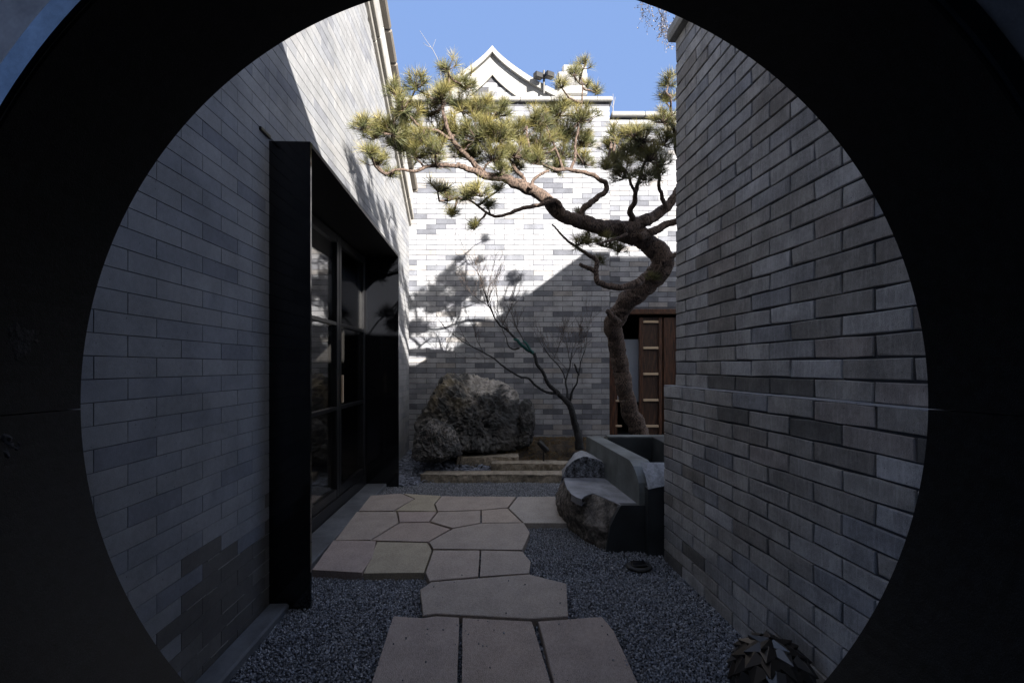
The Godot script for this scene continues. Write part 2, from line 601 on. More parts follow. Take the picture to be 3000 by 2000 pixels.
	M.glass.transparency = BaseMaterial3D.TRANSPARENCY_ALPHA
	M.glass.roughness = 0.0
	M.glass.metallic_specular = 0.6
	M.ground = mat(Color(0.05, 0.052, 0.06), 0.95, M.t_granite, M.n_rock, 3.0, 0.8)
	M.soil = mat(Color(0.14, 0.098, 0.055), 0.95, M.t_rock, M.n_rock, 1.8, 1.0)
	M.stone = StandardMaterial3D.new()
	M.stone.albedo_color = Color.WHITE
	M.stone.roughness = 0.85
	M.bronze = mat(Color(0.055, 0.045, 0.036), 0.36, null, null, 1.0, 1.0, 0.55)
	M.bronze_light = mat(Color(0.14, 0.125, 0.11), 0.34, null, null, 1.0, 1.0, 0.5)

func setting() -> void:
	# one sheet of ground to the horizon, fine where the courtyard lies
	var xs := [-200.0, -40.0, -10.0, -4.0, -1.75]
	for i in 34:
		xs.append(-1.65 + i * 0.1)
	xs.append_array([1.9, 2.4, 3.0, 4.0, 10.0, 40.0, 200.0])
	var ds := [-200.0, -40.0, -10.0, 0.0, 1.0, 2.0, 3.0, 4.0, 5.0, 5.8]
	for i in 20:
		ds.append(5.9 + i * 0.1)
	ds.append_array([8.0, 12.0, 40.0, 200.0])
	var st := begin(true)
	for i in xs.size() - 1:
		for j in ds.size() - 1:
			var p := []
			for k in [[0, 0], [1, 0], [1, 1], [0, 1]]:
				var x: float = xs[i + k[0]]
				var d: float = ds[j + k[1]]
				p.append(v(x, land(x, d), d))
			quad(st, p[3], p[2], p[1], p[0])
	structure("ground", done(st), M.ground)
	# planted bed: brown mossy soil
	st = begin(true)
	for i in 48:
		for j in 24:
			var p := []
			for k in [[0, 0], [1, 0], [1, 1], [0, 1]]:
				var x: float = -0.42 + (i + k[0]) * 0.075
				var d: float = 6.55 + (j + k[1]) * 0.044
				var n: float = noise.get_noise_2d(x * 60.0, d * 60.0) * 0.03 + 0.02
				p.append(v(x + 0.05 * noise.get_noise_2d(d * 40.0, 3.0), land(x, d) + n, d))
			quad(st, p[3], p[2], p[1], p[0])
	structure("soil", done(st), M.soil)

func arc_piece(a0: float, a1: float, n: int, r0: float, r1: float, front: float, back: float) -> ArrayMesh:
	# part of a ring round the gate axis; r0 inner, r1 outer radius; the axis leans a little to the left with depth
	var cf := Vector2(0.0014, 1.303)
	var cb := Vector2(-0.0219, 1.296)
	var mid := func(d: float) -> Vector2: return cf.lerp(cb, (d - 1.042) / 0.408)
	var st := begin(false)
	var bv := 0.004
	var prof := [[r1, front], [r0 + bv, front], [r0, front + bv], [r0, lerpf(front, back, 0.5)], [r0, back - bv], [r0 + bv, back], [r1, back]]
	for k in n:
		var wa := lerpf(a0, a1, float(k) / n)
		var wb := lerpf(a0, a1, float(k + 1) / n)
		for i in prof.size():
			var p = prof[i]
			var q = prof[(i + 1) % prof.size()]
			var c0: Vector2 = mid.call(p[1])
			var c1: Vector2 = mid.call(q[1])
			quad(st, v(c0.x + cos(wa) * p[0], c0.y + sin(wa) * p[0], p[1]), v(c1.x + cos(wa) * q[0], c1.y + sin(wa) * q[0], q[1]), v(c1.x + cos(wb) * q[0], c1.y + sin(wb) * q[0], q[1]), v(c0.x + cos(wb) * p[0], c0.y + sin(wb) * p[0], p[1]))
	for w in [a0, a1]:
		for i in range(1, prof.size() - 1):
			var pts := []
			for k in [0, i, i + 1]:
				var c: Vector2 = mid.call(prof[k][1])
				pts.append(v(c.x + cos(w) * prof[k][0], c.y + sin(w) * prof[k][0], prof[k][1]))
			if w == a0:
				tri(st, pts[0], pts[2], pts[1])
			else:
				tri(st, pts[0], pts[1], pts[2])
	return done(st)

func gatehouse() -> void:
	var g := thing("gatehouse", "white plastered gatehouse with a round moon gate lined in black stone", "gatehouse", v(0, 0, 1.25))
	var inv := gx(g).affine_inverse()
	# wall with the round hole: rays from the circle to the rectangle round it
	var c := Vector2(-0.01, 1.3)
	var lo := Vector2(-3.0, -0.1)
	var hi := Vector2(3.2, 4.225)
	var ang := []
	for i in 128:
		ang.append(TAU * i / 128.0)
	for p in [Vector2(lo.x, lo.y), Vector2(hi.x, lo.y), hi, Vector2(lo.x, hi.y)]:
		ang.append(fposmod((p - c).angle(), TAU))
	ang.sort()
	var st := begin()
	var hole := 1.258
	var out := func(w: float) -> Vector2:
		var dir := Vector2(cos(w), sin(w))
		var t := 1e9
		if dir.x > 1e-6: t = minf(t, (hi.x - c.x) / dir.x)
		if dir.x < -1e-6: t = minf(t, (lo.x - c.x) / dir.x)
		if dir.y > 1e-6: t = minf(t, (hi.y - c.y) / dir.y)
		if dir.y < -1e-6: t = minf(t, (lo.y - c.y) / dir.y)
		return c + dir * t
	for i in ang.size():
		var wa: float = ang[i]
		var wb: float = ang[(i + 1) % ang.size()]
		var ia := c + Vector2(cos(wa), sin(wa)) * hole
		var ib := c + Vector2(cos(wb), sin(wb)) * hole
		var oa: Vector2 = out.call(wa)
		var ob: Vector2 = out.call(wb)
		for side in [[1.048, true], [1.44, false]]:
			var d: float = side[0]
			if side[1]:
				quad(st, v(ia.x, ia.y, d), v(ib.x, ib.y, d), v(ob.x, ob.y, d), v(oa.x, oa.y, d))
			else:
				quad(st, v(oa.x, oa.y, d), v(ob.x, ob.y, d), v(ib.x, ib.y, d), v(ia.x, ia.y, d))
		quad(st, v(ia.x, ia.y, 1.048), v(ia.x, ia.y, 1.44), v(ib.x, ib.y, 1.44), v(ib.x, ib.y, 1.048))
		quad(st, v(oa.x, oa.y, 1.44), v(oa.x, oa.y, 1.048), v(ob.x, ob.y, 1.048), v(ob.x, ob.y, 1.44))
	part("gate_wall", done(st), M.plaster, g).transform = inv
	var a := -0.0135
	part("stone_lining", arc_piece(a + 0.0012, PI - a - 0.0012, 96, 1.205, 1.256, 1.042, 1.45), M.lining, g).transform = inv
	part("stone_lining", arc_piece(PI - a + 0.0012, TAU + a - 0.0012, 96, 1.205, 1.256, 1.042, 1.45), M.lining, g).transform = inv
	part("gate_trim", arc_piece(0.0, TAU, 192, 1.213, 1.262, 1.034, 1.0475), M.trim, g).transform = inv
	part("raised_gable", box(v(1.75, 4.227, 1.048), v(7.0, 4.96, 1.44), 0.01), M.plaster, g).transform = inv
	part("wall_coping", box(v(-3.05, 4.227, 0.99), v(1.745, 4.285, 1.5), 0.015), M.coping, g).transform = inv
	# unseen covered entrance, roof and walls placed to darken the gate wall's right
	part("unseen_porch_roof", box(v(-1.35, 3.05, -3.6), v(3.0, 3.2, 1.04), 0.01), M.dark, g).transform = inv
	part("unseen_side_wall", box(v(1.32, -0.05, -3.4), v(1.6, 3.045, 1.04), 0.01), M.dark, g).transform = inv
	part("unseen_rear_wall", box(v(-1.65, -0.05, -3.75), v(1.6, 3.045, -3.41), 0.01), M.dark, g).transform = inv
	part("added_left_wall", box(v(-1.9, -0.05, -3.4), v(-1.66, 3.3, -0.75), 0.01), M.dark, g).transform = inv  # added to narrow the left opening and dim the plaster
	part("porch_floor", box(v(-3.0, -0.09, -3.4), v(1.31, 0.06, 1.03), 0.01), M.dark, g).transform = inv
	# two broken-out places in the left half of the lining
	for h in [[PI - 0.137, 1.25, 0.075, 0.075, 0, 0.5], [PI + 0.072, 1.222, 0.045, 0.05, 1, 1.4]]:
		var sm := begin(true)
		var w0: float = h[0]
		var grid := []
		var nn := 22
		for i in nn + 1:
			var row := []
			for j in nn + 1:
				var u := (i - nn * 0.5) / (nn * 0.5)
				var t := (j - nn * 0.5) / (nn * 0.5)
				var e := Vector2(u, t).length()
				var q := noise.get_noise_3d(u * 14.0, t * 14.0, w0 * 40.0) * 0.5 + fine.get_noise_3d(u * 45.0, t * 45.0, w0) * 0.4
				var edge := 1.0 - smoothstep(0.35 + 0.7 * q, 0.6 + 0.7 * q, e)
				var up: float = edge * (0.0035 + 0.008 * q * h[5]) - 0.0022
				var dd: float = h[1] + t * h[3]
				var cx := lerpf(0.0014, -0.0219, (dd - 1.042) / 0.408)
				var w: float = w0 + u * h[2]
				var r: float = 1.205 - up
				row.append(v(cx + cos(w) * r, 1.3 + sin(w) * r, dd))
			grid.append(row)
		for i in nn:
			for j in nn:
				quad(sm, grid[i][j], grid[i][j + 1], grid[i + 1][j + 1], grid[i + 1][j])
		part("chipped_patch", done(sm), mat(Color(0.028, 0.03, 0.034) if h[4] == 0 else Color(0.11, 0.115, 0.145), 0.8, M.t_speck, M.n_rock, 4.0, 1.0), g).transform = inv

func left_place() -> Transform3D:
	var d := Vector3(-0.031, 0, -1).normalized()
	return Transform3D(Basis(d, Vector3.UP, d.cross(Vector3.UP)), v(-1.30, 0, 0))

func left_top(s: float) -> float:
	return 5.01 - 0.59 * (s - 5.04) if s > 2.6 else 6.45 - 0.59 * (2.6 - s)

func left_house() -> void:
	var P := left_place()
	var h := thing("brick_house", "tall grey brick house on the left with black framed glass doors", "house", v(-1.4, 0, 4.4))
	var inv := gx(h).affine_inverse()
	var X := Vector3.RIGHT
	var Y := Vector3.UP
	var Z := Vector3.BACK
	var st := begin()
	for poly in [[[1.3, -0.1], [2.93, -0.1], [2.93, 6.25], [2.6, 6.45], [1.3, 5.68]], [[2.93, 2.68], [5.9, 2.68], [5.9, 4.5], [2.93, 6.25]], [[5.9, -0.1], [7.62, -0.1], [7.62, 3.49], [5.9, 4.5]]]:
		var pp := PackedVector2Array()
		for q in poly:
			pp.append(Vector2(q[0], q[1]))
		prism(st, pp, Vector3(0, 0, -0.306), X, Y, Z, 0.3)
	var wall := part("gable_wall", done(st), M.joint_left, h)
	wall.transform = inv * P
	var bm := []
	for i in 4:
		bm.append(brick_mesh(0.305, 0.0755, 0.05, 0.003, 0.0009, 0.0006))
	var dark_patch := func(s: float, y: float) -> bool:
		return y < 0.56 + 0.16 * noise.get_noise_2d(s * 60.0, y * 60.0) + 0.07 * sin(s * 9.0) - 0.5 * maxf(0.0, 2.3 - s) and s > 2.02 and s < 3.0
	var tone := func(s: float, y: float) -> int:
		if dark_patch.call(s, y):
			return 6 if rng.randf() < 0.6 else 7
		var n := noise.get_noise_2d(s * 14.0, y * 22.0) + (0.22 if s > 2.3 and s < 2.95 else 0.0)
		if n > 0.3:
			return 5 if rng.randf() < 0.5 else 4
		return [0, 0, 1, 2, 3, 2, 0, 4][rng.randi() % 8] if rng.randf() < 0.85 else 4
	var keep := func(s: float, y: float) -> bool: return y < left_top(s) + 0.05
	lay(wall, P, 0.305, 0.0755, 0.12, [[1.3, 2.915, 0.0, 6.3], [2.915, 5.915, 2.71, 6.4], [5.915, 7.6, 0.0, 4.6]], keep, tone, bm, M.left, M.left_cols, -0.0008)
	var sm := begin()
	for i in 16:
		var r := rng.randi_range(1, 7)
		var s0 := rng.randf_range(2.12, 2.85)
		var len := rng.randf_range(0.05, 0.22)
		var y0 := r * 0.0755 + rng.randf_range(-0.003, 0.003)
		if not dark_patch.call(s0, y0):
			continue
		var q := PackedVector2Array()
		for k in 6:
			q.append(Vector2(s0 + len * k / 5.0, y0 + rng.randf_range(0.0005, 0.003)))
		for k in 6:
			q.append(Vector2(s0 + len * (5 - k) / 5.0, y0 - rng.randf_range(0.0, 0.002)))
		prism(sm, q, Vector3(0, 0, -0.002), X, Y, Z, 0.004)
	part("old_mortar", done(sm), M.band, wall)
	# verge: two string courses, a board of white slabs, the edge tiles of the roof
	var slope := Vector2(1, -0.59).normalized()
	var run := (7.66 - 2.6) / slope.x
	var V := P * Transform3D(Basis(Vector3(slope.x, slope.y, 0), Vector3(-slope.y, slope.x, 0), Z), Vector3(2.6, 6.45, 0))
	for sc in [[0.0, 0.05, 0.035], [0.085, 0.135, 0.07]]:
		var n := int(run / 0.5)
		var stc := begin()
		for i in n:
			bbox(stc, Vector3(run * i / n + 0.002, sc[0], -0.1), Vector3(run * (i + 1) / n - 0.002, sc[1], sc[2]), 0.006)
		part("string_course", done(stc), M.band, h).transform = inv * V
	var nb := 9
	for i in nb:
		part("verge_slab", box(Vector3(run * i / nb + 0.003, 0.14, -0.1), Vector3(run * (i + 1) / nb - 0.003, 0.43, 0.055), 0.006), M.white_band, h).transform = inv * V
	for i in 16:
		part("edge_tile", box(Vector3(run * i / 16 + 0.004, 0.435, -0.2), Vector3(run * (i + 1) / 16 - 0.004, 0.5, 0.13), 0.016), M.tile, h).transform = inv * V
	part("roof", box(Vector3(-0.1, 0.3, -4.0), Vector3(run, 0.43, -0.11), 0.01), M.tile, h).transform = inv * V
	# black steel surround
	var s2 := begin()
	var near := part("surround_panel", box(Vector3(2.915, -0.02, -0.26), Vector3(2.94, 2.694, 0.232), 0.003), M.black_metal, h)
	near.transform = inv * P
	var far := part("surround_panel", box(Vector3(5.89, -0.02, -0.26), Vector3(5.915, 2.694, 0.168), 0.003), M.black_metal, h)
	far.transform = inv * P
	prism(s2, PackedVector2Array([Vector2(2.941, -0.26), Vector2(5.889, -0.26), Vector2(5.889, 0.168), Vector2(2.941, 0.232)]), Vector3(0, 2.668, 0), X, Z, Y, 0.026, 0.002)
	part("canopy_panel", done(s2), M.soffit, h).transform = inv * P
	part("lintel", box(Vector3(2.79, 2.70, -0.05), Vector3(2.913, 2.72, 0.012), 0.003), M.black_satin, h).transform = inv * P
	# the glazed doors, set back behind the wall face
	var w := 0.983
	for k in 3:
		var a := 2.941 + k * w
		var leaf := Node3D.new()
		leaf.name = "glazed_door"
		h.add_child(leaf, true)
		leaf.transform = inv * P * Transform3D(Basis(), Vector3(a, 0, -0.24))
		for e in [["stile", 0.004, 0.16, 0.07, 2.66], ["stile", w - 0.07, 0.16, w - 0.004, 2.66]]:
			part(e[0], box(Vector3(e[1], e[2], -0.03), Vector3(e[3], e[4], 0.03), 0.003), M.black_satin, leaf)
		for e in [["rail", 0.16, 0.24], ["rail", 2.58, 2.66], ["transom", 0.985, 1.02], ["transom", 1.79, 1.825]]:
			part(e[0], box(Vector3(0.0705, e[1], -0.024), Vector3(w - 0.0705, e[2], 0.026), 0.003), M.black_satin, leaf)
		for e in [[0.2405, 0.9845], [1.0205, 1.7895], [1.8255, 2.5795]]:
			part("pane", box(Vector3(0.0715, e[0], -0.004), Vector3(w - 0.0715, e[1], 0.004), 0.0), M.glass, leaf)
		if k == 2:
			part("handle", box(Vector3(0.025, 1.05, 0.035), Vector3(0.045, 1.32, 0.06), 0.006), M.brass, leaf)
	part("threshold", box(Vector3(2.941, 0.0, -0.29), Vector3(5.889, 0.158, -0.2), 0.004), M.black_satin, h).transform = inv * P
	part("door_sill", box(Vector3(2.941, -0.02, -0.198), Vector3(5.889, 0.052, 0.03), 0.008), M.concrete, h).transform = inv * P
	part("wall_kerb", box(Vector3(1.3, -0.02, 0.0005), Vector3(2.912, 0.05, 0.115), 0.01), M.concrete, h).transform = inv * P
	# the room behind the glass
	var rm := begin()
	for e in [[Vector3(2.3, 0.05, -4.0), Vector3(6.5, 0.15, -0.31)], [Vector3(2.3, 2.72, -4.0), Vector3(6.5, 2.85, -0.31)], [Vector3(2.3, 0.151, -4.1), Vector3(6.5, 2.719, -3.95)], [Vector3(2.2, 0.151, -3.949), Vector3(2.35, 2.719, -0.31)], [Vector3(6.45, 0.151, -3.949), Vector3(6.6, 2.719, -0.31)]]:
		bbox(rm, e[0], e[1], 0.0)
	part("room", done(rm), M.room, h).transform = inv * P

func right_wall() -> void:
	var d := Vector3(0.09, 0, 1).normalized()
	var P := Transform3D(Basis(d, Vector3.UP, d.cross(Vector3.UP)), v(1.157, 0, 3.6))
	var w := thing("brick_wall", "high weathered grey brick wall on the right with a projecting plinth", "wall", v(1.25, 0, 2.6))
	var inv := gx(w).affine_inverse()
	var st := begin()
	bbox(st, Vector3(0.0, 1.2, -0.36), Vector3(2.25, 3.709, -0.012), 0.0)
	bbox(st, Vector3(-0.08, -0.1, -0.4), Vector3(2.25, 1.262, 0.043), 0.0)
	part("wall_core", done(st), M.joint, w).transform = inv * P
	var H := 0.0843
	var bm := []
	for i in 14:
		bm.append(brick_mesh(0.3196, H, 0.05, 0.008, 0.0035, 0.0034))
	var tone := func(s: float, y: float) -> int:
		var n := noise.get_noise_2d(s * 9.0, y * 9.0)
		if y > 1.2645 - 2.2 * H and y < 1.2645 + H and s > 0.5 and rng.randf() < 0.5:
			return 7
		if y < 0.3 and s < 0.5 and rng.randf() < 0.5:
			return 7
		if n > 0.12:
			return [3, 4, 6, 3, 4, 9][rng.randi() % 6]
		return [0, 1, 2, 5, 0, 8, 2, 0, 3][rng.randi() % 9]
	var yes := func(_s: float, _y: float) -> bool: return true
	var Q := P * Transform3D(Basis(), Vector3(0, 0, 0.055))
	var all_faces := [[0.0, 2.25, 15 * H, 44 * H]]
	lay(w, P, 0.3196, H, 0.0, all_faces, yes, tone, bm, M.right, M.right_cols, -0.0015, 210)
	lay(w, Q, 0.3196, H, -0.09, [[-0.08, 2.25, 0.0, 15 * H]], yes, tone, bm, M.right, M.right_cols, -0.0015, 90)
	var lg := begin()
	for i in 9:
		bbox(lg, Vector3(-0.08 + i * 0.26, 1.2605, -0.012), Vector3(-0.08 + (i + 1) * 0.26, 1.2685 + 0.003 * noise.get_noise_1d(i * 50.0), 0.053), 0.004)
	part("plinth_ledge", done(lg), M.mortar, w).transform = inv * P
	var cp := begin()
	prism(cp, PackedVector2Array([Vector2(0.04, 3.711), Vector2(0.05, 3.74), Vector2(0.045, 3.80), Vector2(-0.05, 3.85), Vector2(-0.40, 3.86), Vector2(-0.46, 3.80), Vector2(-0.46, 3.711)]), Vector3(-0.03, 0, 0), Vector3(0, 0, 1), Vector3.UP, Vector3.RIGHT, 2.33, 0.004)
	part("coping", done(cp), M.coping, w).transform = inv * P

func far_wall() -> void:
	var w := thing("courtyard_wall", "tall pale grey brick wall closing the far end of the courtyard", "wall", v(0.5, 0.2, 7.6))
	var inv := gx(w).affine_inverse()
	var st := begin()
	bbox(st, v(-1.75, -0.1, 7.95), v(1.455, 5.345, 7.604), 0.0)
	bbox(st, v(1.456, 2.27, 7.95), v(4.5, 5.165, 7.704), 0.0)
	bbox(st, v(2.6, -0.1, 7.95), v(4.5, 2.269, 7.704), 0.0)
	part("wall_core", done(st), M.joint_far, w).transform = inv
	var H := 0.0767
	var L := 0.291
	var bm := []
	for i in 3:
		bm.append(brick_mesh(L, H, 0.05, 0.008, 0.0014, 0.001))
	var tone := func(s: float, y: float) -> int:
		var n := noise.get_noise_2d(s * 16.0, y * 40.0)
		var q := rng.randf() + n * 0.5
		if q > 0.93:
			return 5
		if q > 0.8:
			return 4
		if q > 0.68:
			return 3
		if q < 0.03:
			return 6
		return [0, 1, 2][rng.randi() % 3]
	var yes := func(_s: float, _y: float) -> bool: return true
	lay(w, Transform3D(Basis(), v(0, 0, 7.6)), L, H, 0.03, [[-1.6, 1.46, 0.1, 5.34]], yes, tone, bm, M.far, M.far_cols, -0.001, 250)
	lay(w, Transform3D(Basis(), v(0, 0, 7.7)), L, H, 0.03, [[1.4605, 4.5, 2.27, 5.15], [2.6, 4.5, 0.0, 2.269]], yes, tone, bm, M.far, M.far_cols, -0.001, 50)
	# the return of the brickwork at the step in the wall
	var cp := begin()
	for i in 7:
		bbox(cp, v(-1.72 + i * 0.4595, 5.347, 7.99), v(-1.723 + (i + 1) * 0.4595, 5.412, 7.54), 0.012)
	part("coping", done(cp), M.coping, w).transform = inv
	cp = begin()
	for i in 6:
		bbox(cp, v(1.5 + i * 0.5, 5.167, 7.99), v(1.497 + (i + 1) * 0.5, 5.235, 7.63), 0.012)
	part("coping", done(cp), M.coping, w).transform = inv
	part("footing", box(v(-1.6, 0.1, 7.58), v(1.455, 0.30, 7.5985), 0.005), M.mortar, w).transform = inv
	# timber door at the end of the wall
	var d := thing("timber_door", "dark red timber doorway with brass bars behind the pine trunk", "door", v(2.0, 0.15, 7.7))
	inv = gx(d).affine_inverse()
	part("door_frame", box(v(1.47, 0.1, 7.8), v(1.56, 2.19, 7.66), 0.006), M.door, d).transform = inv
	part("door_frame", box(v(2.51, 0.1, 7.8), v(2.6, 2.19, 7.66), 0.006), M.door, d).transform = inv
	part("lintel", box(v(1.462, 2.19, 7.82), v(2.6, 2.268, 7.64), 0.006), M.door, d).transform = inv
	var leaf := Node3D.new()
	leaf.name = "door_leaf"
	d.add_child(leaf, true)
	leaf.transform = inv
	for e in [[1.93, 1.985], [2.225, 2.28]]:
		part("stile", box(v(e[0], 0.16, 7.77), v(e[1], 2.15, 7.71), 0.004), M.door, leaf)
	part("board", box(v(1.986, 0.16, 7.755), v(2.224, 2.15, 7.735), 0.002), M.door_panel, leaf)
	for y in [2.08, 1.685, 1.29, 0.895, 0.50]:
		part("brass_bar", box(v(1.99, y - 0.018, 7.734), v(2.22, y + 0.018, 7.70), 0.004), M.brass, leaf)
	var leaf2 := Node3D.new()
	leaf2.name = "door_leaf"
	d.add_child(leaf2, true)
	leaf2.transform = inv
	part("stile", box(v(2.30, 0.16, 7.77), v(2.5, 2.15, 7.71), 0.004), M.door, leaf2)
	part("stile", box(v(1.561, 0.16, 7.765), v(1.60, 2.15, 7.715), 0.004), M.door, leaf2)
	part("brass_bar", box(v(1.57, 0.87, 7.714), v(1.66, 0.90, 7.69), 0.004), M.brass, leaf2)
	part("brass_bar", box(v(1.57, 0.49, 7.714), v(1.66, 0.52, 7.69), 0.004), M.brass, leaf2)
	# the dim passage behind the open leaf
	var rm := begin()
	bbox(rm, v(1.3, 0.05, 11.0), v(3.2, 2.6, 10.9), 0.0)
	bbox(rm, v(1.3, 2.5, 10.89), v(3.2, 2.6, 7.96), 0.0)
	bbox(rm, v(1.3, 0.05, 10.89), v(1.4, 2.49, 7.96), 0.0)
	bbox(rm, v(3.1, 0.05, 10.89), v(3.2, 2.49, 7.96), 0.0)
	part("passage", done(rm), M.room, d).transform = inv
	part("inner_screen", box(v(1.6, 0.85, 8.0), v(2.12, 1.83, 7.97), 0.004), M.pale_blue, d).transform = inv

func gable_curve(dx: float) -> float:
	# drop below the ridge at a distance from it
	var a := absf(dx)
	return a * 0.86 - 0.195 * a * a - 0.045 * exp(-a * 10.0) + 0.045

func far_house() -> void:
	var h := thing("brick_house", "pale house with a curved gable rising behind the far courtyard wall", "house", v(-0.32, 0, 8.5))
	var inv := gx(h).affine_inverse()
	var ax := -0.32
	var top := 6.56
	var n := 44
	var half := 1.76
	var body := PackedVector2Array([Vector2(ax - half, 0.0), Vector2(ax + half, 0.0)])
	for i in n + 1:
		var dx := half - 2.0 * half * i / n
		body.append(Vector2(ax + dx, top - gable_curve(dx) - 0.03))
	part("gable_wall", slab(body, v(0, 0, 9.2), Vector3.RIGHT, Vector3.UP, Vector3.BACK, 0.85), M.joint_far, h).transform = inv
	var strips := func(t0: float, t1: float, lo: float, hi: float, mat_: Material, called: String, pieces: int) -> void:
		for side in [-1.0, 1.0]:
			for q in pieces:
				var pts := PackedVector2Array()
				var x0: float = half * q / pieces + (0.003 if q > 0 else 0.0)
				var x1: float = half * (q + 1) / pieces
				for k in 9:
					var dx := lerpf(x0, x1, k / 8.0)
					pts.append(Vector2(ax + side * dx, top - gable_curve(dx) + t1))
				for k in 9:
					var dx := lerpf(x1, x0, k / 8.0)
					pts.append(Vector2(ax + side * dx, top - gable_curve(dx) + t0))
				part(called, slab(pts, v(0, 0, lo), Vector3.RIGHT, Vector3.UP, Vector3.BACK, lo - hi, 0.004), mat_, h).transform = inv
	strips.call(-0.36, -0.05, 8.349, 8.325, M.white_band, "verge_slab", 4)
	strips.call(-0.395, -0.362, 8.349, 8.305, M.band, "string_course", 3)
	strips.call(-0.048, 0.05, 8.9, 8.25, M.coping, "gable_coping", 6)
	var bm := [brick_mesh(0.291, 0.0767, 0.05, 0.0055, 0.0014, 0.001)]
	var keep := func(s: float, y: float) -> bool: return y < top - gable_curve(s - ax) - 0.41
	var tone := func(_s: float, _y: float) -> int: return [0, 1, 2, 0, 3, 1, 4][rng.randi() % 7]
	lay(h, Transform3D(Basis(), v(0, 0, 8.345)), 0.291, 0.0767, 0.05, [[ax - 1.6, ax + 1.6, 5.2, 6.3]], keep, tone, bm, M.far, M.far_cols, -0.001, 120)
	part("ridge_end", box(v(0.748, 5.889, 8.40), v(1.249, 6.285, 8.90), 0.03), M.coping, h).transform = inv
	part("ridge_end", box(v(0.834, 6.011, 8.40), v(1.234, 6.400, 8.90), 0.03), M.white_band, h).transform = inv
	var f := thing("floodlight", "small black twin floodlight on a mast at the far gable", "floodlight", v(0.5, 5.8, 8.2))
	inv = gx(f).affine_inverse()
	var st := begin()
	tube(st, PackedVector3Array([v(0.515, 5.8, 8.2), v(0.515, 6.17, 8.2)]), PackedFloat32Array([0.018, 0.018]), 8)
	tube(st, PackedVector3Array([v(0.42, 6.05, 8.2), v(0.62, 6.05, 8.2)]), PackedFloat32Array([0.014, 0.014]), 8)
	part("mast", done(st), M.black_satin, f).transform = inv
	for e in [[0.38, 6.02, 0.16], [0.56, 6.03, 0.14]]:
		var q := begin()
		bbox(q, Vector3(-0.07, -0.035, -0.05), Vector3(0.07, 0.06, 0.05), 0.012, Transform3D(Basis(Vector3.UP, 0.5), v(e[0] + 0.04, e[1] + 0.03, 8.16)))
		part("lamp_head", done(q), M.black_satin, f).transform = inv

func side_house() -> void:
	var h := thing("brick_house", "grey gabled house rising behind the right-hand brick wall", "house", v(4.0, 0, 2.4))
	var inv := gx(h).affine_inverse()
	var pts := PackedVector2Array([Vector2(1.62, 0), Vector2(6.4, 0), Vector2(6.4, 5.0), Vector2(5.4, 5.42), Vector2(3.6, 5.42), Vector2(1.62, 3.95)])
	part("house_body", slab(pts, v(0, 0, 3.4), Vector3.RIGHT, Vector3.UP, Vector3.BACK, 1.9), M.left[0], h).transform = inv
	for e in [[Vector2(1.58, 3.93), Vector2(3.59, 5.425)], [Vector2(3.591, 5.425), Vector2(5.41, 5.425)]]:
		var a: Vector2 = e[0]
		var b: Vector2 = e[1]
		part("roof", slab(PackedVector2Array([a, b, b + Vector2(0, 0.06), a + Vector2(0, 0.06)]), v(0, 0, 3.46), Vector3.RIGHT, Vector3.UP, Vector3.BACK, 2.0), M.tile, h).transform = inv

